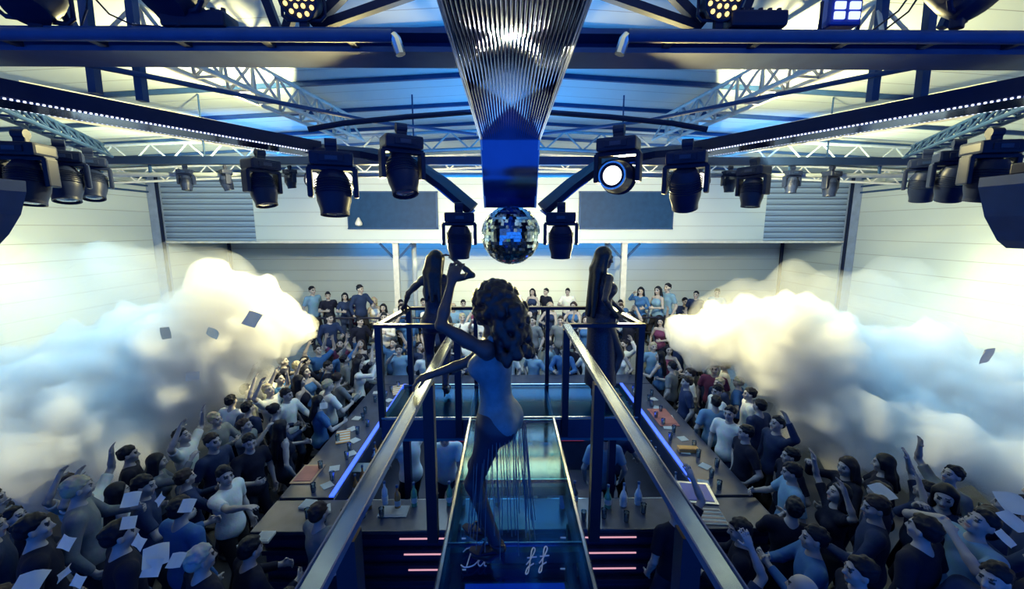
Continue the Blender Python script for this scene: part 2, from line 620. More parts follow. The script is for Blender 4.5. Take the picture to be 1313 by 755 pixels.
# vertical hangers from ceiling to the slanting beams
for px, py0, py1, Y, lab in ((123, 78, 120, 3.4, 'left outer'), (183, 108, 130, 3.6, 'left inner'), (1180, 82, 128, 3.4, 'right outer'), (1118, 108, 130, 3.6, 'right inner')):
    a, b = atY(px, py0, Y), atY(px, py1, Y)
    o = MB().bar(b, a + Vector((0, 0, .9)), .06, .06, (0, 1, 0)).build('hanger_strut', M_STEELB)
    tag(o, 'blue grey vertical hanger above the slanting light beam, %s one' % lab, 'strut', 'hangers of the slanting beams')

# ------------------------------------------------------------------ slanting light beams (legs of the star)
def sweep_box(pts, w, h, up=(0, 0, 1)):
    pts = [Vector(p) for p in pts]
    vs, fs = [], []
    k = len(pts)
    for j, p in enumerate(pts):
        d = (pts[min(j + 1, k - 1)] - pts[max(j - 1, 0)]).normalized()
        s = d.cross(Vector(up)).normalized()
        u = s.cross(d).normalized()
        for a, b in ((-1, -1), (1, -1), (1, 1), (-1, 1)):
            vs.append(p + s * (a * w / 2) + u * (b * h / 2))
    for j in range(k - 1):
        for i in range(4):
            fs.append((j * 4 + i, j * 4 + (i + 1) % 4, (j + 1) * 4 + (i + 1) % 4, (j + 1) * 4 + i))
    fs += [(3, 2, 1, 0), tuple((k - 1) * 4 + i for i in range(4))]
    m = MB()
    m.add(vs, fs)
    return m


M_LEDW = emat('white led dots', (0.75, 0.80, 1.0), 2.2)
M_LEDP = emat('pink white led', (1.0, 0.50, 0.62), .75)
M_LEDB = emat('blue led', (0.03, 0.10, 1.0), 2.0)
LEGZ = 5.42
for sgn, word in ((0, 'left'), (1, 'right')):
    X = (lambda p: p) if sgn == 0 else mx_
    q = [atZ(X(-70), 106, LEGZ), atZ(X(130), 142, LEGZ), atZ(X(400), 190, LEGZ)]
    e = [atY(X(470), 196, 4.5), atY(X(528), 208, 4.55), atY(X(568), 236, 4.55), atY(X(606), 268, 4.55)]
    t = wthing('slanting_light_bar', 'long black slanting beam with white light dots along its edge, %s of the centre panel' % word, 'beam', tuple(q[1]))
    sweep_box(q, .34, .11).build('beam_body', M_BLACK, t)
    dn = Vector((0, 0, -.062))
    sweep_box([p + dn for p in q], .30, .012).build('mirror_underside', M_PANELM, t)
    d = (q[2] - q[0]).normalized()
    sd = d.cross(Vector((0, 0, 1))).normalized()
    for off in (-.155, .155):
        led = MB()
        L = (q[2] - q[0]).length
        nn = int(L / .028)
        for i in range(nn):
            p = q[0].lerp(q[2], i / nn) + sd * off + Vector((0, 0, -.064))
            led.box(p, (.010, .010, .010))
        led.build('light_dot_strip', M_LEDW, t)
    sweep_box([q[2] + Vector((0, 0, 0))] + e, .26, .07, (0, -.3, 1)).build('curved_end', M_BLACK, t)
    s2 = sweep_box([p + Vector((0, -.03, -.045)) for p in e], .2, .012, (0, -.3, 1))
    s2.build('mirror_strip', M_PANELM, t)

# centre mirror slab
SZ = CAMZ + 0.90
xl0, xr0 = atZ(563, 0, SZ), atZ(755, 0, SZ)
yk = atZ(655, 180, SZ).y
lx, rx = (atZ(563, 0, SZ).x + atZ(617, 180, SZ).x) / 2, (atZ(755, 0, SZ).x + atZ(692, 180, SZ).x) / 2
mxc, sw = (lx + rx) / 2, rx - lx
t = wthing('overhead_mirror', 'long ribbed mirror panel hanging over the catwalk above the mirror ball', 'panel', (mxc, yk, SZ))
mb = MB()
NR = 30
pts = []
for i in range(NR * 4 + 1):
    x = lx + sw * i / (NR * 4)
    ph = (i % 4)
    pts.append((x, SZ + (0.0, .005, .007, .005)[ph]))
poly = pts + [(rx, SZ + .07), (lx, SZ + .07)]
# corrugated underside as strips
n = len(pts)
vs = [(x, .9, z) for x, z in pts] + [(x, yk, z) for x, z in pts]
mb.add(vs, [(i, i + 1, n + i + 1, n + i) for i in range(n - 1)])
mb.build('ribbed_mirror', mat('ribbed mirror', (.06, .09, .22), .05, 1.0, var=.03), t, True)
MB().box((mxc, (.9 + yk) / 2, SZ + .05), (sw, yk - .9, .06)).build('panel_back', M_BLACK, t)
zd = atY(655, 266, yk + .22).z
for x in (lx, rx):
    MB().bar((x, .9, SZ + .02), (x, yk, SZ + .02), .022, .035).build('edge_trim', mat('pale trim', (.62, .66, .8), .3, .6), t)
    MB().bar((x, yk, SZ + .02), (x * .93 + mxc * .07, yk + .22, zd), .02, .03, (0, 1, 0)).build('edge_trim', mat('pale trim', (.62, .66, .8), .3, .6), t)
dp = MB()
k1 = .93
a0, b0 = Vector((lx, yk, SZ + .01)), Vector((rx, yk, SZ + .01))
a1, b1 = Vector((mxc - sw / 2 * k1, yk + .22, zd)), Vector((mxc + sw / 2 * k1, yk + .22, zd))
nrm = (b0 - a0).cross(a1 - a0).normalized()
segs = 14
vs, fs = [], []
for i in range(segs + 1):
    u = i / segs
    l, r_ = a0.lerp(a1, u), b0.lerp(b1, u)
    bow = Vector((0, -.03 * math.sin(PI * u), 0))
    for k in range(7):
        w_ = k / 6
        vs.append(l.lerp(r_, w_) + bow + Vector((0, .02 * math.sin(PI * w_), 0)))
for i in range(segs):
    for k in range(6):
        fs.append((i * 7 + k, i * 7 + k + 1, (i + 1) * 7 + k + 1, (i + 1) * 7 + k))
nv = len(vs)
vs += [v + Vector((0, .03, 0)) for v in vs]
fs += [tuple(j + nv for j in f[::-1]) for f in fs]
dp.add(vs, fs)
dp.build('drop_mirror', M_PANELM, t, True)
MB().box((mxc, yk, SZ + .5), (.05, .05, .9)).build('hanger', M_BLACK, t)
MB().box((mxc, 2.1, SZ + .5), (.05, .05, .9)).build('hanger', M_BLACK, t)
# mirror ball
bc = atY(655, 301, yk + .40)
br = (atY(692.5, 301, yk + .40).x - atY(617.5, 301, yk + .40).x) / 2
t = thing('mirror_ball', 'large round mirror ball hanging under the centre panel', 'mirror ball', tuple(bc))
prof = []
sph = MB()
NU, NV = 56, 30
tiles = MB()
for j in range(NV):
    t0, t1 = PI * j / NV, PI * (j + 1) / NV
    nu = max(6, int(NU * math.sin((t0 + t1) / 2)))
    for i in range(nu):
        a0_, a1_ = 2 * PI * i / nu, 2 * PI * (i + 1) / nu
        g = .004
        cs = [Vector((math.sin(tt) * math.cos(aa), math.sin(tt) * math.sin(aa), math.cos(tt))) for tt, aa in ((t0, a0_), (t1, a0_), (t1, a1_), (t0, a1_))]
        cc = sum(cs, Vector()) / 4
        tw = Vector((rng.uniform(-1, 1), rng.uniform(-1, 1), rng.uniform(-1, 1))) * .010
        tiles.add([(cc + (v - cc) * .94 + tw * (1 if (v - cc).dot(tw) > 0 else -1)) * br for v in cs], [(0, 1, 2, 3)])
tiles.build('mirror_tiles', M_MIRROR, t)
sph.lathe([(br * .985 * math.sin(PI * i / 24) + .0005, br * .985 * math.cos(PI * i / 24)) for i in range(25)], (0, 0, 0), 32)
sph.build('ball_core', M_BLACK, t, True)
MB().lathe([(.06, br * .96), (.06, br + .03), (.02, br + .05)], (0, 0, 0), 16).build('cap', M_CHROME, t, True)
MB().cyl((0, 0, br + .03), (0, 0, br + .75), .012).build('hanging_rod', M_BLACK, t)

# ------------------------------------------------------------------ rig pipes
BP = 6.5
zp = atY(400, 206, BP).z
xa, xb = atY(128, 206, BP).x, atY(1190, 206, BP).x
t = wthing('lighting_bar', 'straight dark lighting bar across the hall carrying the small far lamps', 'bar', ((xa + xb) / 2, BP, zp))
MB().box(((xa + xb) / 2, BP, zp), (xb - xa, .1, .12), bev=.01).build('beam', M_NAVY, t)
MB().cyl((xa, BP + .05, zp - .2), (xb, BP + .05, zp - .2), .035).build('lower_pipe', mat('grey steel', (.35, .42, .5), .45), t, True)
for k in range(9):
    x = xa + (xb - xa) * (k + .5) / 9
    MB().box((x, BP + .04, zp - .1), (.03, .03, .2)).build('spacer', M_STEELB, t)
for k in range(4):
    x = xa + (xb - xa) * (k + .5) / 4
    MB().cyl((x, BP, zp), (x, BP, 6.5), .012).build('hanging_rod', M_STEELB, t)
for sgn, word in ((0, 'left'), (1, 'right')):
    X = (lambda p: p) if sgn == 0 else mx_
    a, b = atY(X(-60), 158, 3.4), atY(X(135), 206, 6.3)
    b.z = zp + .03
    a.z = zp + .03
    truss('dark lattice side truss with big moving lamps on the %s' % word, a, b, .16, 12, M_STEELB, .022, group='dark side trusses', depth=.08, name='lighting_truss')

# ------------------------------------------------------------------ lamps
M_LENSD = mat('lens dark', (.05, .10, .22), .08, .0, coat=1.0)
M_LENSL = emat('lens lit', (1.0, .95, .78), 3.0)
M_LENSW = emat('lens warm', (1.0, .72, .25), 1.6)
M_LENSB = emat('lens blue', (.45, .55, 1.0), 2.0)


def moving_head_proto(lit=False):
    """hangs from its clamp at the origin; about 0.62 m tall"""
    t = thing('moving_spotlight', 'moving lamp', 'stage lamp')
    MB().box((0, 0, -.04), (.10, .06, .09), bev=.01).cyl((-.05, 0, 0), (.05, 0, 0), .045, n=12).build('clamp', M_BLACK, t)
    b = MB().box((0, 0, -.14), (.36, .26, .12), bev=.025)
    b.box((0, -.13, -.14), (.2, .02, .06), bev=.006)
    bo = b.build('base', M_PLAST, t)
    MB().box((0, -.142, -.14), (.10, .005, .035)).build('display', M_NAVY, bo)
    y = MB()
    y.box((0, 0, -.215), (.40, .12, .04), bev=.01)
    y.build('yoke', M_PLAST, t)
    for s in (-1, 1):
        MB().box((s * .19, 0, -.34), (.045, .13, .26), bev=.015).build('yoke_arm', M_PLAST, t)
    h = MB()
    h.lathe([(.02, -.19), (.10, -.18), (.135, -.12), (.15, 0), (.145, .08), (.125, .15), (.12, .19), (.105, .195)], (0, 0, 0), 24)
    for s in range(6):
        h.lathe([(.152, -.10 + s * .022), (.158, -.096 + s * .022), (.152, -.09 + s * .022)], (0, 0, 0), 24, closed=False)
    ho = h.build('head', M_PLAST, t, True, loc=(0, 0, -.42))
    l = MB().lathe([(.001, .205), (.05, .203), (.104, .19), (.104, .188), (.001, .188)], (0, 0, 0), 24)
    l.build('lens', M_LENSL if lit else M_LENSD, ho, True)
    MB().lathe([(.108, .18), (.122, .18), (.122, .21), (.108, .21), (.108, .18)], (0, 0, 0), 24, closed=False).build('lens_ring', M_CHROME if lit else M_PLAST, ho, True)
    return t


def par_proto(kind):
    t = thing('par_spotlight', 'par', 'stage lamp')
    MB().box((0, 0, -.03), (.06, .05, .07), bev=.008).build('clamp', M_BLACK, t)
    y = MB().tube([(-.15, 0, -.2), (-.15, 0, -.09), (-.12, 0, -.06), (.12, 0, -.06), (.15, 0, -.09), (.15, 0, -.2)], .012)
    y.build('yoke', M_BLACK, t, True)
    h = MB().lathe([(.03, -.16), (.09, -.15), (.125, -.05), (.135, .08), (.135, .1), (.12, .1), (.118, .07)], (0, 0, 0), 22)
    ho = h.build('can', M_PLAST, t, True, loc=(0, 0, -.2))
    if kind == 'warm':
        l = MB()
        for rr, nn in ((.0, 1), (.05, 6), (.098, 11)):
            for i in range(nn):
                a = 2 * PI * i / nn
                l.lathe([(.001, .097), (.013, .094), (.017, .085), (.001, .085)], (rr * math.cos(a), rr * math.sin(a), 0), 8)
        l.build('led_lens', M_LENSW, ho, True)
    else:
        MB().lathe([(.001, .09), (.07, .085), (.115, .07), (.001, .07)], (0, 0, 0), 22).build('lens', M_LENSL if kind == 'lit' else M_LENSD, ho, True)
    return t


def place(proto, first, pos, rz, tilt, scale, label, group, upright=False):
    if first is not None and not first.get('used'):
        o = first
        o['used'] = 1
        o.location = pos
        o.rotation_euler = (0, 0, rz)
        o.scale = (scale,) * 3
        o['label'] = label
        o['group'] = group
    else:
        o = dup(proto, pos, rz, label, group, scale)
    if upright:
        o.rotation_euler = (PI, 0, rz)
    for c in o.children:
        if c.name.split('.')[0] in ('head', 'can'):
            c.rotation_euler = (tilt, 0, 0)
    return o


MH = moving_head_proto()
MHL = moving_head_proto(True)
# tilt: rotation about X of a head whose lens looks +z; PI = straight down; >PI/2 with rz turns it
# (px, py of clamp, Y, tilt deg, rz deg, scale, label)
big = [
    (424, 184, None, 172, 20, 1.0, 'big black moving lamp hanging from the left slanting beam'),
    (514, 164, 4.2, 160, 30, 1.02, 'big black moving lamp under the curved pipe left of the centre panel'),
    (588, 264, 4.35, 186, 10, .85, 'black moving lamp hanging close to the mirror ball on its left'),
    (720, 264, 4.35, 186, -10, .85, 'black moving lamp hanging close to the mirror ball on its right'),
    (882, 184, None, 205, -30, .92, 'blue-black moving lamp hanging from the right slanting beam'),
    (333, 196, 5.2, 165, 60, 1.0, 'black moving lamp with a bright side on the far left bar, biggest there'),
    (968, 206, 5.6, 175, -60, .95, 'black moving lamp on the far right bar, biggest there'),
    (26, 172, 4.0, 170, 10, 1.0, 'outermost big moving lamp on the left side truss'),
    (75, 184, 4.55, 165, 40, .95, 'middle big moving lamp on the left side truss'),
    (112, 194, 5.2, 160, 40, .90, 'innermost big moving lamp on the left side truss'),
    (1276, 170, 4.0, 190, -10, 1.0, 'outermost big moving lamp on the right side truss'),
    (1230, 184, 4.55, 200, -30, .95, 'middle big moving lamp on the right side truss'),
    (1190, 196, 5.2, 195, -40, .92, 'innermost big moving lamp on the right side truss'),
]
for px, py, Y, tl, rz, s, lab in big:
    place(MH, MH, atY(px, py, Y) if Y else atZ(px, py, LEGZ - .125), R(rz), R(tl), s, lab, 'big moving lamps of the rig')
small = [
    (237, 215, BP, 175, 10, .55, 'small moving lamp at the left end of the far bar'),
    (289, 220, BP, 195, -40, .55, 'second small moving lamp from the left end of the far bar'),
    (331, 230, BP - .3, 180, 30, .6, 'small lamp hanging just behind the big lamp on the far left bar'),
    (372, 226, BP, 190, -30, .5, 'small moving lamp between the big lamp and the lit lamps on the left'),
    (936, 228, BP, 180, 0, .58, 'small blue moving lamp beside the lit pair on the right far bar'),
    (1016, 224, BP, 180, 0, .6, 'second small moving lamp from the right end of the far bar'),
    (1067, 217, BP, 180, 20, .68, 'small moving lamp at the right end of the far bar'),
]
for px, py, Y, tl, rz, s, lab in small:
    q_ = atY(px, py, Y)
    place(MH, MH, (q_.x, Y, zp - .09), R(rz), R(tl), s, lab, 'small moving lamps on the far bar')
# lit moving head shining at the camera (right of the ball)
dcam = (_CO - atY(806, 222, 4.6))
place(MHL, MHL, atY(794, 166, 4.15), R(-28), R(92), 1.05, 'lit moving lamp shining forward right of the centre panel', 'big moving lamps of the rig')
PAR = par_proto('lit')
for px, py, lab in ((408, 228, 'lit lamp on the far bar left of the blue panel, outer of the pair'), (448, 230, 'lit lamp on the far bar left of the blue panel, inner of the pair'),
                    (862, 236, 'lit lamp on the far bar right of the blue panel, inner of the pair'), (893, 233, 'lit lamp on the far bar right of the blue panel, outer of the pair')):
    q_ = atY(px, py, BP)
    place(PAR, PAR, (q_.x, BP - .1, zp - .12), R(0), R(80), .95, lab, 'lit lamps on the far bar')
PARW = par_proto('warm')
for px, lab in ((391, 'round lamp with warm yellow bulbs on top of the beam at the left'), (920, 'round lamp with warm yellow bulbs on top of the beam at the right')):
    place(PARW, PARW, atY(px, 38, FB - .1), R(0), R(294), .85, lab, 'warm lamps on the front beam', upright=True)
PARD = par_proto('dark')
for px, py, rz, sc, lab in ((50, 42, 20, 1.15, 'black lamp standing on the beam near its left end'), (232, 36, -20, 1.3, 'big black lamp on the beam beside the left control box'), (1226, 36, 30, 1.2, 'black lamp standing on the beam near its right end')):
    place(PARD, PARD, atY(px, py, FB - .12), R(rz), R(150), sc, lab, 'black lamps on the front beam', upright=True)
# blue led flood
c = atY(1078, 14, FB - .1)
t = wthing('flood_lamp', 'blue flood lamp with square white lenses on the right of the beam', 'stage lamp', tuple(c))
MB().box(c, (.19, .1, .2), bev=.015).build('housing', mat('blue housing', (.02, .05, .35), .4), t)
for i in range(3):
    for k in range(2):
        MB().box(c + Vector((-.045 + .09 * k, -.055, .06 - .055 * i)), (.065, .012, .042), bev=.005).build('lens', M_LENSB, t)
MB().tube([c + Vector((-.12, 0, .05)), c + Vector((-.12, 0, -.1)), c + Vector((-.07, 0, -.16)), c + Vector((.07, 0, -.16)), c + Vector((.12, 0, -.1)), c + Vector((.12, 0, .05))], .01).build('yoke', M_BLACK, t, True)
# control boxes with plugs on the beam
for px, wd, lab in ((258, 80, 'dark control box with cables on top of the beam at the left'), (965, 70, 'dark plug box with connectors on top of the beam at the right')):
    a, b = atY(px - wd / 2, 37, FB - .08), atY(px + wd / 2, 37, FB - .08)
    cc = (a + b) / 2
    t = wthing('control_box', lab, 'box', tuple(cc))
    MB().box(cc + Vector((0, 0, .03)), (b.x - a.x, .16, .09), bev=.015).build('case', M_PLAST, t)
    for k in range(6):
        x = a.x + (b.x - a.x) * (k + .5) / 6
        MB().cyl((x, cc.y - .02, cc.z + .07), (x, cc.y - .02, cc.z + .105), .014).build('plug', M_BLACK, t, True)
# cables
for pts, lab in (([(112, -6, 2.9), (111, 12, 2.9), (104, 34, 2.8)], 'thin dark cable hanging down to the beam at the far left'),
                 ([(118, -6, 3.0), (140, 18, 3.0), (170, 32, 3.0), (205, 34, 2.95)], 'thin dark cable drooping to the left control box'),
                 ([(1180, -8, 3.0), (1165, 15, 3.0), (1135, 38, 2.9)], 'thin dark cable slanting to the beam at the right, outer one'),
                 ([(1168, -8, 3.0), (1152, 14, 3.0), (1120, 38, 2.9)], 'thin dark cable slanting to the beam at the right, inner one')):
    o = MB().tube([atY(*p) for p in pts], .006, 6).build('cable', M_BLACK, None, True)
    tag(o, lab, 'cable')

# loudspeakers at both edges
for sgn, word in ((0, 'left'), (1, 'right')):
    X = (lambda p: p) if sgn == 0 else mx_
    Y = 3.3
    poly_px = [(-95, 232), (33, 232), (34, 246), (27, 275), (12, 300), (0, 313), (-12, 318), (-95, 318)] if sgn == 0 else [(-95, 318), (12, 318), (24, 308), (40, 278), (48, 240), (46, 228), (-95, 228)][::-1]
    pts = [atY(X(p[0]), p[1], Y) for p in poly_px]
    cx_ = sum(p.x for p in pts) / len(pts)
    t = wthing('loudspeaker', 'big dark curved loudspeaker hanging at the %s edge of the rig' % word, 'loudspeaker', (cx_, Y, pts[0].z))
    MB().prism([(p.x, p.z) for p in pts], Y - .5, Y).build('cabinet', mat('speaker navy', (.012, .06, .19), .45), t)
    zt = max(p.z for p in pts)
    MB().box((cx_, Y - .25, zt + .05), (.5, .3, .08), bev=.01).build('bracket', M_BLACK, t)
    MB().cyl((cx_, Y - .25, zt), (cx_, Y - .25, 6.3), .02).build('hanging_rod', M_BLACK, t)
    zz = [p.z for p in pts]
    MB().box((cx_, Y - .512, (min(zz) + max(zz)) / 2 + .02), ((max(p.x for p in pts) - min(p.x for p in pts)) * .6, .02, (max(zz) - min(zz)) * .7), bev=.008).build('grille', mat('speaker grille', (.01, .045, .15), .6), t)

# ------------------------------------------------------------------ catwalk
CZ = CAMZ - 2.05
CXL, CXR = -.41, .50
CY0, CY1 = .9, 4.25
T0, T1, TXL, TXR = 4.3, 5.27, -1.38, 1.43
t = wthing('catwalk', 'raised glass catwalk running forward to the platform under the mirror ball', 'catwalk', (0, 2.6, CZ))
jy = [CY0, 1.72, 2.45, 3.15, 4.23]
for i in range(len(jy) - 1):
    MB().box(((CXL + CXR) / 2, (jy[i] + jy[i + 1]) / 2, CZ - .012), (CXR - CXL, jy[i + 1] - jy[i] - .012, .024)).build('glass_pane', M_GLASSF, t)
    MB().box(((CXL + CXR) / 2, jy[i + 1], CZ - .02), (CXR - CXL, .012, .03)).build('joint_strip', M_CHROME, t)
for x in (CXL, CXR):
    MB().box((x, (CY0 + CY1) / 2, CZ), (.018, CY1 - CY0, .02)).build('edge_strip', M_CHROME, t)
    MB().box((x, (CY0 + CY1) / 2, CZ - .14), (.05, CY1 - CY0, .22)).build('side_beam', M_NAVY, t)
    for y in (1.5, 2.9):
        MB().box((x, y, (CZ - .25) / 2), (.08, .08, CZ - .25)).build('support_leg', M_BLACK, t)
for y in (1.3, 2.45, 3.15, 4.20):
    MB().box(((CXL + CXR) / 2, y, CZ - .1), (CXR - CXL, .05, .08)).build('cross_beam', M_NAVY, t)

t = wthing('dance_platform', 'glass floored dance platform at the end of the catwalk', 'platform', (0, 4.8, CZ))
for x0, x1 in ((TXL, CXL), (CXL, CXR), (CXR, TXR)):
    MB().box(((x0 + x1) / 2, (T0 + T1) / 2, CZ - .012), (x1 - x0 - .012, T1 - T0, .024)).build('glass_pane', M_GLASSF, t)
for y in (T0, T1):
    MB().box(((TXL + TXR) / 2, y, CZ - .13), (TXR - TXL, .07, .22)).build('edge_beam', M_NAVY, t)
    MB().box(((TXL + TXR) / 2, y - .03, CZ - .0), (TXR - TXL, .02, .02)).build('edge_strip', M_CHROME, t)
for x in (TXL, CXL, CXR, TXR):
    MB().box((x, (T0 + T1) / 2, CZ - .14), (.06, T1 - T0 - .08, .18)).build('joist', M_NAVY, t)
for x in (TXL, TXR):
    MB().box((x, T1, (CZ - .24) / 2), (.09, .09, CZ - .24)).build('support_leg', M_BLACK, t)
MB().box(((TXL + TXR) / 2, (T0 + T1) / 2, CZ - .27), (TXR - TXL, T1 - T0, .04)).build('under_tray', mat('tray teal', (.03, .16, .24), .35), t)

# catwalk handrails
RZ = CZ + 1.05
for sx, word, x0, x1 in ((-1, 'left', -.562, -.535), (1, 'right', .638, .622)):
    t = wthing('handrail', 'flat brushed metal handrail along the %s side of the catwalk' % word, 'handrail', (x0, 2.6, CZ))
    MB().bar((x0, 1.0, RZ - .02), (x1, 4.28, RZ - .012), .066, .028).build('rail', M_RAIL, t)
    for s in (-1, 1):
        MB().bar((x0 + s * .036, 1.0, RZ - .014), (x1 + s * .036, 4.28, RZ - .014), .006, .030).build('rail_edge', M_STEELB, t)
    for y, ww in ((2.72, .075), (4.26, .07), (1.3, .07)):
        x = x0 + (x1 - x0) * (y - 1) / 3.28
        MB().box((x, y, (RZ + CZ) / 2 - .03 - .1), (ww, ww, RZ - CZ + .15)).build('post', M_POST, t)
# platform railing
t = wthing('platform_railing', 'black square tube railing around the dance platform', 'railing', (0, 4.8, CZ))
HZ = CZ + 1.03
for x in (TXL, TXR):
    for y in (T0, T1):
        MB().box((x * (.93 if y > 5 else 1), y, (HZ + CZ) / 2 - .06), (.065, .065, HZ - CZ + .1)).build('post', M_POST, t)
    MB().bar((x, T0, HZ), (x * .93, T1, HZ), .06, .04).build('side_rail', M_POST, t)
MB().bar((TXL * .93, T1, HZ), (TXR * .93, T1, HZ), .06, .04).build('back_rail', M_POST, t)
for x in (-.42, .52):
    MB().box((x, T1, (HZ + CZ) / 2 - .06), (.05, .05, HZ - CZ + .1)).build('post', M_POST, t)
MB().bar((TXL - .04, T0, HZ), (-.56, T0, HZ), .06, .04).build('front_rail', M_POST, t)
MB().bar((.64, T0, HZ), (TXR + .04, T0, HZ), .06, .04).build('front_rail', M_POST, t)

# blue lit box under the near end of the glass and the script lettering on it
t = wthing('light_box', 'blue glowing light box under the near end of the glass catwalk', 'light box', (.04, 2.0, CZ - .3))
MB().box((.045, 1.9, CZ - .36), (.72, 1.1, .12), bev=.01).build('case', M_NAVY, t)
MB().box((.045, 1.9, CZ - .293), (.66, 1.04, .012)).build('glow_sheet', emat('blue glow', (.005, .04, .45), .9), t)


def script(strokes, x, y, s, m, parent):
    for st in strokes:
        pts = [Vector((x + px_ * s, y + py_ * s, CZ + .004)) for px_, py_ in st]
        # smooth
        out = []
        for i in range(len(pts) - 1):
            p0, p1, p2, p3 = pts[max(i - 1, 0)], pts[i], pts[i + 1], pts[min(i + 2, len(pts) - 1)]
            for k in range(5):
                u = k / 5
                out.append(0.5 * ((2 * p1) + (p2 - p0) * u + (2 * p0 - 5 * p1 + 4 * p2 - p3) * u * u + (-p0 + 3 * p1 - 3 * p2 + p3) * u ** 3))
        out.append(pts[-1])
        MB().tube(out, .0042, 5).build('letter', m, parent)


M_INK = mat('white lettering', (.75, .8, .9), .4)
st = wthing('script_lettering', 'white handwritten lettering across the near glass pane of the catwalk', 'lettering', (.04, 1.98, CZ))
D = [[(.24, .92), (.17, .5), (.10, .04)], [(-.12, .80), (.02, .98), (.30, 1.04), (.58, .86), (.62, .48), (.40, .10), (.05, -.02), (-.14, .10)]]
av = [[(.35, .4), (.2, .45), (.1, .2), (.2, .05), (.35, .25), (.4, .4), (.38, .1), (.48, .05)]]
ff = [[(-.05, .1), (.15, .4), (.35, .85), (.3, 1.0), (.2, .8), (.1, .2), (0, -.3), (-.1, -.35), (.0, -.05), (.25, .15)], [(.0, .45), (.4, .5)]]
script(D, -.27, 2.24, .15, M_INK, st)
script(av, -.20, 2.24, .14, M_INK, st)
script(ff, .12, 2.24, .15, M_INK, st)
script(ff, .20, 2.25, .15, M_INK, st)

# ------------------------------------------------------------------ bar island
BX0, BX1, BXO0, BXO1 = -2.25, 2.5, -2.95, 3.2
BY0, BY1 = 4.27, 9.2
CTZ = 1.1
M_CTOP = mat('bar top', (.035, .045, .085), .28, var=.3, scale=5)
t = wthing('bar_counter', 'dark bar counter facing the camera under the catwalk with lit slats', 'bar counter', (.1, 4.5, 0))
MB().box((.12, 4.55, CTZ), (BXO1 - BXO0, .56, .05), bev=.012).build('counter_top', M_CTOP, t)
MB().box((.12, 4.62, CTZ / 2 - .02), (BXO1 - BXO0 - .1, .36, CTZ - .05)).build('front', M_NAVY, t)
for k in range(5):
    MB().box((.12, 4.40 - .02 * k, CTZ - .14 - .19 * k), (BXO1 - BXO0 - .1, .05, .06), bev=.008).build('slat', M_BLACK, t)
for k, z in enumerate((.92, .73, .54)):
    for x0, x1 in ((-1.28 + .05 * k, -.5), (.62, 1.52)):
        MB().box(((x0 + x1) / 2, 4.37 - .02 * k, z + .02), (x1 - x0, .012, .014)).build('led_strip', M_LEDP, t)
MB().box((.12, 4.92, .86), (BXO1 - BXO0 - 1.6, .26, .03)).build('speed_shelf', M_CHROME, t)
MB().box((.12, 5.03, .93), (BXO1 - BXO0 - 1.6, .02, .1)).build('shelf_lip', M_CHROME, t)
t = wthing('bar_counter', 'long bar counter on the left of the bar island', 'bar counter', ((BX0 + BXO0) / 2, 6.7, 0))
xo, xi = BXO0, BX0
MB().box(((xo + xi) / 2, 6.83, CTZ), (xi - xo, 3.9, .05), bev=.012).build('counter_top', M_CTOP, t)
MB().box(((xo + xi) / 2, 6.83, CTZ / 2), (.4, 3.8, CTZ - .06)).build('front', M_NAVY, t)
MB().box((xi - .03, 6.83, CTZ + .035), (.06, 3.9, .02)).build('led_strip', M_LEDB, t)
MB().box((xi + .16, 6.83, .82), (.3, 3.7, .03)).build('speed_shelf', M_CHROME, t)
t = wthing('bar_counter', 'long bar counter on the right of the bar island', 'bar counter', ((BX1 + BXO1) / 2, 6.7, 0))
xo, xi = BXO1, BX1
MB().box(((xo + xi) / 2, 6.83, CTZ), (xo - xi, 3.9, .05), bev=.012).build('counter_top', M_CTOP, t)
MB().box(((xo + xi) / 2, 6.83, CTZ / 2), (.4, 3.8, CTZ - .06)).build('front', M_NAVY, t)
MB().box((xi + .03, 6.83, CTZ + .035), (.06, 3.9, .02)).build('led_strip', M_LEDB, t)
MB().box((xi - .16, 6.83, .82), (.3, 3.7, .03)).build('speed_shelf', M_CHROME, t)
t = wthing('bar_counter', 'bar counter at the far end of the bar island', 'bar counter', (.1, 9, 0))
MB().box((.12, 9.1, CTZ), (BXO1 - BXO0, .58, .05), bev=.012).build('counter_top', M_CTOP, t)
MB().box((.12, 9.1, CTZ / 2), (BXO1 - BXO0 - .1, .4, CTZ - .06)).build('front', mat('tray teal', (.03, .16, .24), .35), t)
# back bar inside the island with red lit shelf
t = wthing('bottle_cabinet', 'dark bottle cabinet with red lit shelves inside the bar', 'cabinet', (.15, 7.3, 0))
MB().box((.15, 7.5, .55), (3.0, .5, 1.1), bev=.01).build('body', M_NAVY, t)
MB().box((.15, 7.5, 1.12), (3.1, .54, .04), bev=.008).build('shelf', M_BLACK, t)
for x in (-1.0, 1.15):
    MB().box((x, 7.24, .78), (.55, .02, .34)).build('red_display', emat('red display', (.9, .06, .08), .45), t)

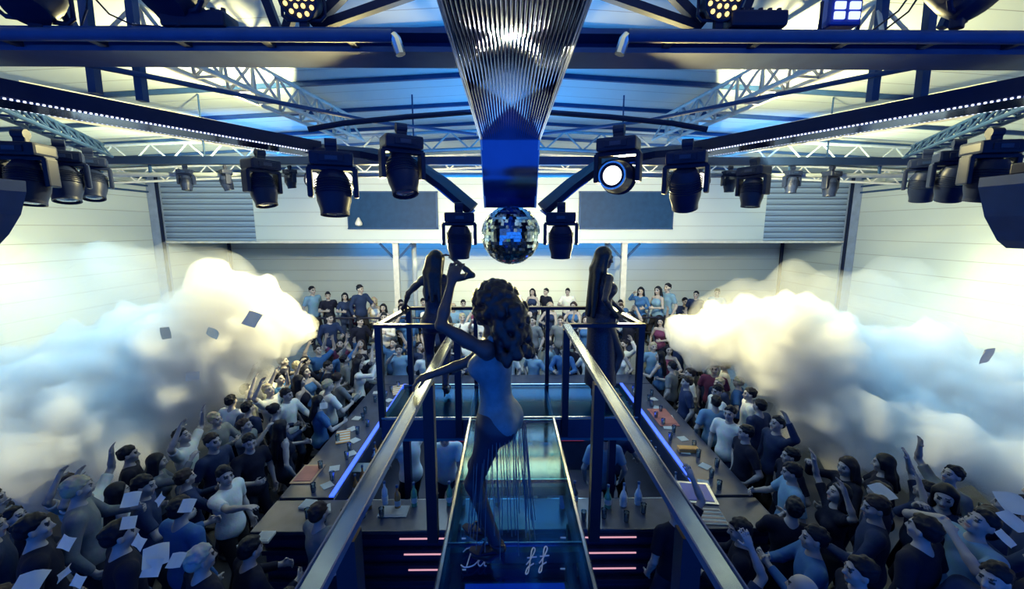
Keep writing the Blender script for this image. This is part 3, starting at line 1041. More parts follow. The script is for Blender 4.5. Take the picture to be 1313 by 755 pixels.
# bottles, glasses and bar things
BOT = []
bcol = [('clear', (.55, .68, .80)), ('green', (.08, .30, .20)), ('amber', (.45, .20, .06)), ('dark', (.02, .03, .06)), ('white', (.8, .82, .82)), ('blue', (.06, .16, .55))]
bprof = [[(.036, 0), (.038, .01), (.038, .17), (.034, .2), (.015, .24), (.013, .29), (.015, .295), (.015, .305)],
         [(.045, 0), (.046, .01), (.046, .13), (.03, .18), (.014, .21), (.014, .27), (.016, .275), (.016, .29)]]
BOTP = {}
for nm, cc in bcol:
    for k in (0, 1):
        m = mat('bottle ' + nm, cc, .12, 0, var=.05, coat=1.0)
        a = MB().lathe(bprof[k], (0, 0, 0), 12).mesh('bottle_body', m, True)
        b = MB().lathe([(bprof[k][2][0] + .001, .05), (bprof[k][2][0] + .0015, .12)], (0, 0, 0), 12, closed=False).mesh('bottle_label', M_PAPER, True)
        c_ = MB().lathe([(.017, bprof[k][-1][1] - .02), (.017, bprof[k][-1][1] + .012), (.001, bprof[k][-1][1] + .013)], (0, 0, 0), 8).mesh('cap', M_STEELB, True)
        BOTP[(nm, k)] = (a, b, c_)


def mobj(name, me, parent, color=None):
    o = bpy.data.objects.new(name, me)
    COL.objects.link(o)
    o.parent = parent
    if color:
        o.color = tuple(color) + (1,)
    return o


def bottle(x, y, z, nm, k, label, group):
    t = thing('bottle', label, 'bottle', (x, y, z), rng.uniform(0, 6), group)
    for n_, me in zip(('bottle_body', 'bottle_label', 'cap'), BOTP[(nm, k)]):
        mobj(n_, me, t)
    return t


GLP = (MB().lathe([(.028, 0), (.03, .004), (.036, .12), (.034, .12), (.028, .012), (.001, .01)], (0, 0, 0), 12).mesh('cup', M_GLASSB, True),
       MB().lathe([(.001, .012), (.027, .013), (.031, .075), (.001, .075)], (0, 0, 0), 12).mesh('drink', mat('pale drink', (.55, .60, .55), .2), True))


def glass(x, y, z, label, group, s=1.0):
    t = thing('drinking_glass', label, 'glass', (x, y, z), 0, group, s)
    mobj('cup', GLP[0], t)
    mobj('drink', GLP[1], t)
    return t


nb = 0
ORD = ['first', 'second', 'third', 'fourth', 'fifth', 'sixth', 'seventh', 'eighth', 'ninth', 'tenth', 'eleventh', 'twelfth', 'thirteenth', 'fourteenth', 'fifteenth', 'sixteenth', 'seventeenth', 'eighteenth', 'nineteenth', 'twentieth']
for word, xs, in (('left', (BX0 + .16,)), ('right', (BX1 - .16,))):
    for i in range(16):
        nm, k = rng.choice(bcol)[0], rng.randint(0, 1)
        bottle(xs[0] + rng.uniform(-.07, .07), 5.15 + i * .22, .836, nm, k, '%s bottle on the %s inner bar shelf, %s from the near end' % (nm, word, ORD[i]), 'bottles on the %s bar shelf' % word)
for i in range(18):
    x = -1.75 + i * .2 + rng.uniform(-.03, .03)
    nm, k = rng.choice(bcol)[0], rng.randint(0, 1)
    if -.5 < x < .6 and rng.random() < .4:
        continue
    bottle(x, 4.70 + rng.uniform(-.05, .05), CTZ + .026, nm, k, '%s bottle on the near bar counter, %s place from the left' % (nm, ORD[i]), 'bottles on the near bar counter')
for i in range(13):
    nm, k = rng.choice(bcol)[0], rng.randint(0, 1)
    bottle(-1.2 + i * .23, 7.4, 1.141, nm, k, '%s bottle on the cabinet shelf inside the bar, %s from the left' % (nm, ORD[i]), 'bottles on the cabinet shelf')
for word, x in (('left', (BX0 + BXO0) / 2), ('right', (BX1 + BXO1) / 2)):
    for i in range(15):
        glass(x + rng.uniform(-.22, .22), 5.0 + i * .26, CTZ + .026, 'glass with drink on the %s bar counter, %s from the near end' % (word, ORD[i]), 'glasses on the %s counter' % word)
for i in range(9):
    x = (-2.4 + i * .22) if i < 5 else (.9 + (i - 5) * .25)
    glass(x, 4.5 + rng.uniform(-.1, .1), CTZ + .026, 'glass on the near bar counter, %s from the left' % ORD[i], 'glasses on the near counter')

# orange striped menus, mats, trays, napkin stacks on the counters
M_OR = mat('orange', (.75, .36, .10), .5)
M_RED = mat('dull red', (.35, .12, .11), .5)


def flat_item(name, label, cat, px, py, L, Wd, rz, m, m2=None, stripes=0, zz=CTZ + .028, h=.012):
    p = atZ(px, py, zz)
    t = thing(name, label, cat, tuple(p), rz)
    MB().box((0, 0, h / 2), (Wd, L, h), bev=.003).build('sheet' if stripes else 'body', m, t)
    if stripes:
        for i in range(stripes):
            MB().box((0, -L / 2 + L * (i + .5) / stripes, h + .002), (Wd * .96, L / stripes * .5, .003)).build('stripe', m2, t)
    else:
        MB().box((0, 0, h + .003), (Wd * .8, L * .8, .006), bev=.002).build('inner_sheet', m2 or m, t)
    return t


flat_item('menu_card', 'orange and white striped card on the left counter, far one', 'card', 512, 500, .55, .3, R(20), M_OR, M_PAPER, 5)
flat_item('menu_card', 'orange and white striped card on the left counter, middle one', 'card', 440, 560, .45, .22, R(20), M_OR, M_PAPER, 5)
flat_item('bar_mat', 'tan wooden board on the near part of the left counter', 'board', 395, 608, .45, .3, R(0), mat('tan board', (.42, .25, .16), .5), M_RED)
flat_item('bar_mat', 'dull red mat on the far part of the right counter', 'mat', 850, 535, .7, .35, R(0), M_RED, M_RED)
flat_item('napkin_holder', 'orange cylinder shaped tray on the right counter', 'tray', 882, 578, .12, .3, R(-5), M_OR, M_OR, h=.06)
flat_item('serving_tray', 'blue tray with a pale rim at the near end of the right counter', 'tray', 893, 632, .45, .42, R(-8), M_CHROME, mat('deep blue', (.03, .06, .35), .3), h=.015)
flat_item('menu_card', 'pale striped card at the near right corner of the bar', 'card', 905, 662, .28, .42, R(-5), M_PAPER, M_WOOD, 4)
flat_item('serving_tray', 'white tray of plates on the near counter left of the catwalk', 'tray', 505, 656, .2, .35, 0, M_PAPER, M_PAPER)
flat_item('bar_sink', 'pale steel sink sheet behind the left counter', 'sink', 465, 600, .3, .55, 0, M_CHROME, M_PAPER, zz=.86)
for word, x in (('left', (BX0 + BXO0) / 2), ('right', (BX1 + BXO1) / 2)):
    for i in range(9):
        o = MB().box((0, 0, .004), (.14, .14, .008), bev=.002).build('paper_napkin', M_PAPER)
        o.location = (x + rng.uniform(-.22, .22), 5.13 + i * .4, CTZ + .026)
        o.rotation_euler = (0, 0, rng.uniform(0, 1.5))
        tag(o, 'flat white napkin on the %s bar counter, %s from the near end' % (word, ORD[i]), 'napkin', 'napkins on the %s counter' % word)
for i, (px, py) in enumerate(((340, 690), (318, 700), (415, 655), (395, 648))):
    flat_item('napkin_stack', 'small white napkin stack beside the near left bar corner, %s one' % ORD[i], 'napkins', px, py, .16, .16, i, M_PAPER, M_PAPER, h=.03)


# ------------------------------------------------------------------ people: signed distance figures meshed with surface nets


def V3(*a):
    return np.array(a, dtype=np.float64)


def norm(v):
    n = np.linalg.norm(v)
    return v / n if n > 1e-9 else v


def rotm(ax, a):
    return np.array(Matrix.Rotation(a, 3, ax))


def sd_rc(P, a, b, ra, rb):
    ba = b - a
    l2 = ba.dot(ba)
    if l2 < 1e-10:
        return np.linalg.norm(P - a, axis=-1) - ra
    t = np.clip(((P - a) @ ba) / l2, 0, 1)
    d = P - a - t[..., None] * ba
    return np.linalg.norm(d, axis=-1) - (ra + (rb - ra) * t)


def sd_el(P, c, r, M):
    q = (P - c) @ M            # M columns = local axes
    k0 = np.linalg.norm(q / r, axis=-1)
    k1 = np.linalg.norm(q / (r * r), axis=-1)
    return k0 * (k0 - 1) / np.maximum(k1, 1e-6)


class Fig:
    """a list of rounded pieces blended together"""

    def __init__(self):
        self.p = []

    def rc(self, a, b, ra, rb, k=.02, cut=None):
        self.p.append(('rc', np.array(a, float), np.array(b, float), ra, rb, k, cut))
        return self

    def el(self, c, r, M=None, k=.02, cut=None):
        self.p.append(('el', np.array(c, float), np.array(r, float), np.eye(3) if M is None else M, None, k, cut))
        return self

    def bounds(self, q):
        if q[0] == 'rc':
            r = max(q[3], q[4])
            return np.minimum(q[1], q[2]) - r, np.maximum(q[1], q[2]) + r
        r = q[2].max()
        return q[1] - r, q[1] + r

    def mesh(self, vox, halfspaces=()):
        lo = np.min([self.bounds(q)[0] for q in self.p], axis=0) - 3 * vox
        hi = np.max([self.bounds(q)[1] for q in self.p], axis=0) + 3 * vox
        n = np.ceil((hi - lo) / vox).astype(int) + 1
        D = np.full(n, 1.0)
        ax = [lo[i] + vox * np.arange(n[i]) for i in range(3)]
        for q in self.p:
            a, b = self.bounds(q)
            pad = 2 * q[5] + 2.5 * vox
            i0 = np.maximum(0, np.floor((a - pad - lo) / vox).astype(int))
            i1 = np.minimum(n, np.ceil((b + pad - lo) / vox).astype(int) + 1)
            sl = tuple(slice(i0[i], i1[i]) for i in range(3))
            P = np.stack(np.meshgrid(ax[0][sl[0]], ax[1][sl[1]], ax[2][sl[2]], indexing='ij'), axis=-1)
            d = sd_rc(P, *q[1:5]) if q[0] == 'rc' else sd_el(P, q[1], q[2], q[3])
            if q[6] is not None:
                for (cp, cn) in q[6]:
                    d = np.maximum(d, (P - cp) @ cn)
            o = D[sl]
            k = q[5]
            h = np.maximum(k - np.abs(o - d), 0) / k
            D[sl] = np.minimum(o, d) - h * h * k * .25
        if halfspaces:
            P = np.stack(np.meshgrid(*ax, indexing='ij'), axis=-1)
            for cp, cn in halfspaces:
                D = np.maximum(D, (P - cp) @ cn)
        return surface_nets(D, lo, vox)


def surface_nets(D, lo, vox):
    S = D < 0
    nx, ny, nz = D.shape
    cnt = np.zeros((nx - 1, ny - 1, nz - 1), int)
    for i in (0, 1):
        for j in (0, 1):
            for k in (0, 1):
                cnt += S[i:nx - 1 + i, j:ny - 1 + j, k:nz - 1 + k]
    act = (cnt > 0) & (cnt < 8)
    idx = np.full(act.shape, -1, int)
    cells = np.argwhere(act)
    idx[act] = np.arange(len(cells))
    acc = np.zeros((len(cells), 3))
    num = np.zeros(len(cells))
    cor = [(i, j, k) for i in (0, 1) for j in (0, 1) for k in (0, 1)]
    for a in cor:
        for x in range(3):
            if a[x] == 0:
                b = list(a)
                b[x] = 1
                b = tuple(b)
                da = D[cells[:, 0] + a[0], cells[:, 1] + a[1], cells[:, 2] + a[2]]
                db = D[cells[:, 0] + b[0], cells[:, 1] + b[1], cells[:, 2] + b[2]]
                cr = (da < 0) != (db < 0)
                t = np.where(cr, da / np.where(cr, da - db, 1), 0)
                p = np.array(a, float)[None] + 0
                p = np.repeat(p, len(cells), 0)
                p[:, x] += t
                acc[cr] += p[cr]
                num[cr] += 1
    verts = lo + vox * (cells + acc / num[:, None])
    faces = []
    for x in range(3):
        u, v = [(1, 2), (2, 0), (0, 1)][x]
        sl0 = [slice(None)] * 3
        sl1 = [slice(None)] * 3
        sl0[x] = slice(0, -1)
        sl1[x] = slice(1, None)
        e = S[tuple(sl0)] != S[tuple(sl1)]
        ed = np.argwhere(e)
        ed = ed[(ed[:, u] > 0) & (ed[:, v] > 0) & (ed[:, u] < D.shape[u] - 1) & (ed[:, v] < D.shape[v] - 1)]
        if not len(ed):
            continue
        ins = S[ed[:, 0], ed[:, 1], ed[:, 2]]
        qs = []
        for du, dv in ((0, 0), (-1, 0), (-1, -1), (0, -1)):
            c = ed.copy()
            c[:, u] += du
            c[:, v] += dv
            qs.append(idx[c[:, 0], c[:, 1], c[:, 2]])
        q = np.stack(qs, 1)
        q[~ins] = q[~ins][:, ::-1]
        faces.append(q)
    return verts, np.concatenate(faces)


def to_mesh(name, vf, m, smooth=True, relax=1):
    v, f = vf
    me = bpy.data.meshes.new(name)
    me.from_pydata(v.tolist(), [], f.tolist())
    for mm in (m if isinstance(m, (list, tuple)) else [m]):
        me.materials.append(mm)
    if relax:
        bm = bmesh.new()
        bm.from_mesh(me)
        for _ in range(relax):
            bmesh.ops.smooth_vert(bm, verts=bm.verts, factor=.4, use_axis_x=True, use_axis_y=True, use_axis_z=True)
        bm.to_mesh(me)
        bm.free()
    if smooth:
        me.shade_smooth()
    me.update()
    return me


def ik(S, H, a, b, hint):
    S, H, hint = np.array(S, float), np.array(H, float), np.array(hint, float)
    d = H - S
    L = np.linalg.norm(d)
    mx = (a + b) * .985
    if L > mx:
        d = d / L * mx
        H = S + d
        L = mx
    u = d / L
    x = (a * a - b * b + L * L) / (2 * L)
    h = math.sqrt(max(0, a * a - x * x))
    w = hint - u * hint.dot(u)
    w = norm(w)
    return S + u * x + w * h, H


def hand(fig, wrist, d, n, side, fr, grip, k):
    """palm, four fingers of different lengths and a thumb leaving the side of the palm. d: direction of the hand, n: palm normal"""
    d, n = norm(d), norm(n - d * n.dot(d))
    s = np.cross(d, n) * side           # towards the thumb
    M = np.stack([s, d, n], 1)
    pc = wrist + d * .048
    fig.rc(wrist, pc, .024, .026, k)
    fig.el(pc + d * .004, (.040, .052, .017), M, k)
    root = wrist + d * .092
    lens = (.070, .080, .074, .058)
    for i in range(4):
        off = s * (.030 - .0205 * i)
        sp = norm(d + s * (.10 - .07 * i))
        r0 = root + off - d * (.004 * (i == 3))
        L = lens[i]
        c1 = .25 + .9 * grip
        c2 = .5 + 1.5 * grip
        d1 = norm(sp * math.cos(c1) + n * math.sin(c1))
        d2 = norm(sp * math.cos(c2) + n * math.sin(c2))
        p1 = r0 + d1 * L * .52
        p2 = p1 + d2 * L * .48
        fig.rc(r0 - d * .02, p1, fr * 1.05, fr, min(k, .006))
        fig.rc(p1, p2, fr, fr * .85, .004)
    t0 = wrist + d * .028 + s * .024
    t1 = t0 + norm(d * .55 + s * .8 + n * .35) * .044
    t2 = t1 + norm(d * .85 + s * (.35 - .5 * grip) + n * (.3 + .5 * grip)) * .034
    fig.rc(t0, t1, fr * 1.4, fr * 1.15, min(k, .010))
    fig.rc(t1, t2, fr * 1.15, fr * .95, .004)


def figure(ps):
    """body, top, bottom, hair meshes (vertices, faces) of a standing or sitting figure. It faces +Y, its right hand is at +X, feet at z = 0, height 1.75."""
    g = ps.get
    fem = g('fem', False)
    vox = g('vox', .0105)
    fr = g('fr', .0095)
    P = V3(*g('hip', (0, 0, .94)))
    M = rotm('Z', g('twist', 0)) @ rotm('X', -g('lean', 0)) @ rotm('Y', g('side', 0))
    Mp = rotm('Z', g('hiptwist', 0))

    def T(x, y, z):
        return P + M @ (V3(x, y, z) - V3(0, 0, .94))

    def Tp(x, y, z):
        return P + Mp @ (V3(x, y, z) - V3(0, 0, .94))
    sh = .165 if fem else .190
    B = Fig()
    tor = []          # torso pieces reused for the clothes
    tor.append(('el', Tp(0, -.005, .945), ((.165, .118, .125) if fem else (.155, .112, .12)), Mp))
    if fem:
        tor.append(('el', Tp(.07, -.055, .91), (.085, .085, .095), Mp))
        tor.append(('el', Tp(-.07, -.055, .91), (.085, .085, .095), Mp))
    tor.append(('el', T(0, .0, 1.10), ((.118, .088, .15) if fem else (.142, .102, .15)), M))
    tor.append(('el', T(0, -.005, 1.29), ((.140, .100, .165) if fem else (.170, .115, .17)), M))
    if fem:
        for s in (-1, 1):
            tor.append(('el', T(s * .068, .075, 1.285), (.062, .060, .060), M))
    tor.append(('rc', T(-sh + .035, -.005, 1.425), T(sh - .035, -.005, 1.425), .050 if fem else .060, .050 if fem else .060))
    tor.append(('rc', T(0, -.015, 1.40), T(0, -.01, 1.47), .075, .055))
    for q in tor:
        if q[0] == 'el':
            B.el(q[1], q[2], q[3], .05)
        else:
            B.rc(q[1], q[2], q[3], q[4], .05)
    # neck and head
    nb = T(0, -.012, 1.46)
    hy, hp, hr = g('head', (0, 0, 0))
    Mh = M @ rotm('Z', hy) @ rotm('X', -hp) @ rotm('Y', hr)
    hb = T(0, .0, 1.535)

    def H(x, y, z):
        return hb + Mh @ (V3(x, y, z) - V3(0, 0, 1.535))
    B.rc(nb, H(0, .0, 1.57), .052 if not fem else .045, .047 if not fem else .042, .03)
    B.el(H(0, -.012, 1.662), (.074, .094, .090), Mh, .02)
    B.el(H(0, .030, 1.605), (.056, .060, .068), Mh, .03)
    B.el(H(0, .070, 1.552), (.026, .022, .020), Mh, .02)
    B.rc(H(0, .086, 1.650), H(0, .106, 1.612), .010, .014, .012)
    B.rc(H(-.014, .094, 1.608), H(.014, .094, 1.608), .009, .009, .008)
    B.rc(H(-.036, .080, 1.668), H(.036, .080, 1.668), .011, .011, .012)
    B.rc(H(-.020, .084, 1.580), H(.020, .084, 1.580), .0095, .0095, .007)
    for s in (-1, 1):
        B.el(H(s * .033, .079, 1.648), (.013, .009, .008), Mh, .004)
        B.el(H(s * .045, .062, 1.618), (.022, .022, .022), Mh, .02)
        B.el(H(s * .076, -.005, 1.632), (.011, .022, .034), Mh @ rotm('Z', s * .35), .006)
    # arms
    grips = {}
    arms = {}
    for s, key in ((1, 'r'), (-1, 'l')):
        S = T(s * sh, -.005, 1.42)
        dirn, hint, gp = g(key + 'h'), g(key + 'e'), g(key + 'g', .25)
        tgt = np.array(dirn, float) if g('abs', False) else T(*dirn)
        hv = np.array(hint, float) if g('abs', False) else M @ np.array(hint, float)
        E, Wp = ik(S, tgt, .285, .255, hv)
        ua, fa = (.044, .037) if not fem else (.037, .031)
        B.rc(S + (T(0, 0, 1.4) - S) * .06, E, ua * 1.12, ua * .86, .035)
        B.rc(S + (E - S) * .35, S + (E - S) * .6, ua * 1.02, ua * 1.0, .02)
        B.rc(E, E + (Wp - E) * .35, ua * .84, fa * 1.05, .015)
        B.rc(E + (Wp - E) * .3, Wp, fa * 1.05, fa * .72, .015)
        fd = norm(Wp - E)
        hd = g(key + 'd')
        hd = fd if hd is None else norm(.4 * fd + (np.array(hd, float) if g('abs', False) else M @ np.array(hd, float)))
        pn = np.array(g(key + 'n', (-s * 1.0, .35, 0.1)), float)
        pn = pn if g('abs', False) else M @ pn
        hand(B, Wp, hd, pn, g(key + 't', s), fr, gp, .012)
        arms[key] = (S, E, Wp)
        grips[key] = Wp + hd * .085 + norm(pn - hd * hd.dot(pn)) * .03
    # legs
    legs = {}
    th, sh_ = (.078, .050) if not fem else (.080, .046)
    for s, key in ((1, 'r'), (-1, 'l')):
        Hp = Tp(s * .085, 0, .90)
        A = V3(*g(key + 'f', (s * .11, 0, .085)))
        K, A2 = ik(Hp, A, .43, .43, V3(*g(key + 'k', (s * .1, 1, 0))))
        B.rc(Hp, K, th * 1.02, sh_ * 1.08, .05)
        B.rc(K, K + (A2 - K) * .3, sh_ * 1.02, sh_ * 1.06, .015)
        B.rc(K + (A2 - K) * .28, A2, sh_ * 1.06, .033, .015)
        fd = norm(V3(*g(key + 'd_foot', (s * .25, 1, 0))))
        heel = g('heel', 0)
        B.rc(A2 + V3(0, 0, -.02) - fd * .03, A2 + V3(0, 0, -.045 - heel * .05) + fd * .06, .034, .034, .02)
        B.rc(A2 + V3(0, 0, -.045 - heel * .05) + fd * .06, A2 + V3(0, 0, -.055 - heel * .06) + fd * .155, .034, .024, .02)
        legs[key] = (Hp, K, A2, fd)
    out = {'body': B.mesh(vox), 'grips': grips, 'arms': arms, 'legs': legs, 'H': H, 'Mh': Mh, 'T': T, 'M': M, 'P': P, 'Tp': Tp, 'Mp': Mp}
    vc = max(vox, .011)
    # top garment
    kind = g('top', 'tshirt')
    infl = g('fit', .014)
    if kind != 'none':
        C = Fig()
        for q in tor:
            if q[0] == 'el':
                C.el(q[1], np.array(q[2]) + infl, q[3], .06)
            elif q[1][2] < q[2][2] - .03 and abs(q[1][0] - q[2][0]) < .02:
                continue
            else:
                if kind in ('strapless', 'tank') :
                    continue
                C.rc(q[1], q[2], q[3] + infl * .8, q[4] + infl * .8, .06)
        if not fem and kind != 'tank':
            C.el(T(0, .0, .98), (.165 + infl, .118 + infl, .14), M, .05)
        sl = {'tshirt': .72, 'long': 2, 'tank': 0, 'strapless': 0, 'dress': 0, 'shirt': 2}.get(kind, .7)
        for key in ('r', 'l'):
            S, E, Wp = arms[key]
            ua = .044 if not fem else .037
            if sl == 2:
                C.rc(S, E, ua * 1.15 + infl, ua * .9 + infl, .04)
                e2 = E + (Wp - E) * .92
                C.rc(E, Wp, ua * .9 + infl, .030 + infl * .7, .015, [(e2, norm(Wp - E))])
            elif sl > 0:
                e2 = S + (E - S) * sl
                C.rc(S, E, ua * 1.15 + infl, ua * .98 + infl * 1.1, .04, [(e2, norm(E - S))])
        hs = [(T(0, 0, g('hem', .86)), M @ V3(0, 0, -1))]
        if kind in ('strapless',):
            hs.append((T(0, 0, 1.355), M @ V3(0, -.15, 1)))
        if kind == 'tank':
            C.rc(T(-.09, .03, 1.36), T(-.095, -.03, 1.47), .03, .026, .03)
            C.rc(T(.09, .03, 1.36), T(.095, -.03, 1.47), .03, .026, .03)
        out['top'] = C.mesh(vc, hs)
    bt = g('bottom', 'trousers')
    if bt != 'none':
        C = Fig()
        q = tor[0]
        C.el(q[1], np.array(q[2]) + .008, q[3], .04)
        if fem:
            for q in tor[1:3]:
                C.el(q[1], np.array(q[2]) + .008, q[3], .04)
        for key in ('r', 'l'):
            Hp, K, A2, fd = legs[key]
            if bt == 'trousers':
                C.rc(Hp, K, th * 1.02 + .014, sh_ + .016, .05)
                e2 = A2 + V3(0, 0, .01)
                C.rc(K, A2, sh_ + .016, .034 + .018, .03, [(e2, norm(A2 - K))])
            elif bt == 'shorts':
                C.rc(Hp, K, th * 1.02 + .014, sh_ + .03, .05, [(Hp + (K - Hp) * .6, norm(K - Hp))])
            elif bt == 'leggings':
                C.rc(Hp, K, th * 1.02 + .006, sh_ + .007, .05)
                C.rc(K, A2, sh_ * 1.06 + .006, .033 + .006, .03, [(A2, norm(A2 - K))])
        if bt == 'skirt':
            C.rc(Tp(0, 0, .92), Tp(0, .01, .52), .165, .20, .05, [(Tp(0, 0, .55), V3(0, 0, -1))])
        if bt == 'long_skirt':
            C.rc(Tp(0, -.01, .94), Tp(0, .0, .10), .155, .19, .05, [(Tp(0, 0, .16), V3(0, 0, -1))])
        out['bottom'] = C.mesh(vc, [(Tp(0, 0, 1.03), V3(0, 0, 1))])
    # hair
    hk = g('hair', 'short')
    C = Fig()
    if hk != 'bald':
        C.el(H(0, -.020, 1.672), (.082, .098, .092), Mh, .02)
        cut = [(H(0, .050, 1.690), norm(Mh @ V3(0, .85, -.45)))]
        if hk == 'short':
            C = Fig()
            C.el(H(0, -.017, 1.668), (.0805, .0985, .0965), Mh, .02, [(H(0, .066, 1.712), norm(Mh @ V3(0, .745, -.667)))])
            C.el(H(0, -.070, 1.635), (.058, .040, .052), Mh, .02)
            rr = random.Random(int(1000 * (ps.get('rh', (0, 0, 0))[2] + hy)))
            for i in range(60):
                a, zz = rr.uniform(0, 2 * PI), rr.uniform(.10, 1)
                q_ = math.sqrt(1 - zz * zz)
                x, y, z_ = .074 * q_ * math.cos(a), -.015 + .092 * q_ * math.sin(a), 1.668 + .092 * zz
                if (y - .062) * .745 - (z_ - 1.712) * .667 > .004:
                    continue
                r0 = rr.uniform(.010, .017)
                C.el(H(x, y, z_), (r0 * 1.1, r0 * 1.7, r0), Mh @ rotm('Z', rr.uniform(-.6, .6)), .006)
        else:
            C = Fig()
            C.el(H(0, -.020, 1.676), (.085, .102, .096), Mh, .02, [(H(0, .048, 1.685), norm(Mh @ V3(0, .8, -.6)))])
            L = {'long': .30, 'bob': .14, 'bun': .05, 'verylong': .52}.get(hk, .3)
            if hk in ('long', 'bob', 'verylong'):
                for s in (-1, 0, 1):
                    a = H(s * .055, -.055, 1.66)
                    b = H(s * .062, -.07 - .02 * (s == 0), 1.66 - .16)
                    c = b + V3(0, -.03, -.0) + np.array([0, 0, -1.0]) * L + (M @ V3(s * .015, -.03, 0))
                    C.rc(a, b, .045, .048, .03)
                    if L > .1:
                        C.rc(b, c, .048, .026, .03)
                for s in (-1, 1):
                    C.rc(H(s * .078, .0, 1.69), H(s * .082, .005, 1.69 - L * .62), .022, .018, .03)
            elif hk == 'bun':
                C.el(H(0, -.12, 1.72), (.045, .045, .045), Mh, .02)
            elif hk == 'curly':
                rr = random.Random(5)
                C.el(H(0, -.050, 1.665), (.115, .115, .115), Mh, .02, [(H(0, .045, 1.685), norm(Mh @ V3(0, .8, -.6)))])
                C.rc(H(0, -.11, 1.62), H(0, -.13, 1.40), .11, .085, .03)
                for i in range(230):
                    a = rr.uniform(0, 2 * PI)
                    z = rr.uniform(-.9, 1)
                    q = math.sqrt(max(0, 1 - z * z))
                    x, y, zz = .125 * q * math.cos(a), -.055 + .125 * q * math.sin(a), 1.66 + .125 * z
                    if y > .045 and zz < 1.70:
                        continue
                    r0 = rr.uniform(.016, .030)
                    C.el(H(x, y, zz), (r0, r0, r0), None, .008)
                for i in range(200):
                    a, zz = rr.uniform(0, 2 * PI), rr.uniform(1.33, 1.64)
                    x, y = .115 * math.cos(a), -.125 + .095 * math.sin(a)
                    r0 = rr.uniform(.016, .030)
                    C.el(H(x, y, zz), (r0, r0, r0 * 1.3), None, .008)
        out['hair'] = C.mesh(max(.0085, vox * .9))
    elif hk == 'bald':
        pass
    return out


def paint_face(me, fg):
    """give the eyes, brows and lips of the body mesh their own material slots"""
    H, Mh = fg['H'], fg['Mh']
    c = np.zeros(len(me.polygons) * 3)
    me.polygons.foreach_get('center', c)
    c = c.reshape(-1, 3)
    hb = H(0, 0, 1.535)
    q = (c - hb) @ Mh + V3(0, 0, 1.535)
    mi = np.zeros(len(c), dtype=np.int32)
    fr_ = q[:, 1] > .06
    eye = fr_ & (np.abs(np.abs(q[:, 0]) - .033) < .014) & (np.abs(q[:, 2] - 1.648) < .0085)
    brow = fr_ & (np.abs(np.abs(q[:, 0]) - .034) < .022) & (np.abs(q[:, 2] - 1.671) < .0065)
    lip = fr_ & (np.abs(q[:, 0]) < .024) & (np.abs(q[:, 2] - 1.580) < .009)
    near = (np.abs(q[:, 0]) < .1) & (q[:, 2] < 1.8) & (q[:, 2] > 1.5)
    mi[eye & near] = 1
    mi[brow & near] = 1
    mi[lip & near] = 2
    ft = np.zeros(len(c), dtype=bool)
    for k in 'rl':
        A, fd = fg['legs'][k][2], fg['legs'][k][3]
        d = (c - A)
        ft |= (c[:, 2] < A[2] + .015) & (np.linalg.norm(d, axis=1) < .24)
    mi[ft] = 1
    me.polygons.foreach_set('material_index', mi)


def figure_meshes(ps):
    fg = figure(ps)
    out = {'fg': fg, 'scale': 1}
    me = to_mesh('body', fg['body'], [M_SKIN, M_EYE, M_LIP], True, 1)
    paint_face(me, fg)
    out['body'] = me
    for k, m in (('top', M_CLOTH), ('bottom', M_CLOTH), ('hair', M_HAIR)):
        if k in fg:
            out[k] = to_mesh(k, fg[k], m, True, 2 if k != 'hair' else 1)
    return out


# poses (local: x right hand side, y ahead, z up)
DN_R = dict(rh=(.26, .06, .93), re=(.6, -.8, 0))
DN_L = dict(lh=(-.26, .06, .93), le=(-.6, -.8, 0))
UP_R = dict(rh=(.30, .12, 1.86), re=(1, -.1, 0), rn=(0, 1, 0), rg=.0)
UP_L = dict(lh=(-.32, .10, 1.84), le=(-1, -.1, 0), ln=(0, 1, 0), lg=.0)
HOLD_R = dict(rh=(.18, .34, 1.22), re=(.8, -.4, -.8), rn=(-1, 0, .1), rg=.7)
HOLD_L = dict(lh=(-.18, .34, 1.20), le=(-.8, -.4, -.8), ln=(1, 0, .1), lg=.7)
FACE_R = dict(rh=(.10, .25, 1.60), re=(1, .1, -.6), rn=(-1, -.2, 0), rg=.8)
FACE_L = dict(lh=(-.10, .25, 1.58), le=(-1, .1, -.6), ln=(1, -.2, 0), lg=.8)
PHONE_R = dict(rh=(.12, .38, 1.62), re=(.8, .2, -.9), rn=(-.6, .6, 0), rg=.7)
PT_R = dict(rh=(.34, .50, 1.50), re=(.7, 0, -.7), rn=(0, 0, -1), rg=.2)
CLAP = dict(rh=(.05, .34, 1.30), re=(.8, -.3, -.7), rn=(-1, 0, 0), rg=0, lh=(-.05, .34, 1.30), le=(-.8, -.3, -.7), ln=(1, 0, 0), lg=0)
HIP = dict(rh=(.20, .03, .98), re=(1, -.5, 0), lh=(-.20, .03, .98), le=(-1, -.5, 0), rg=.5, lg=.5, rn=(-1, 0, 0), ln=(1, 0, 0))
BACKUP = dict(UP_R, **UP_L)


def mk(*ds, **kw):
    o = {}
    for d in ds:
        o.update(d)
    o.update(kw)
    return o


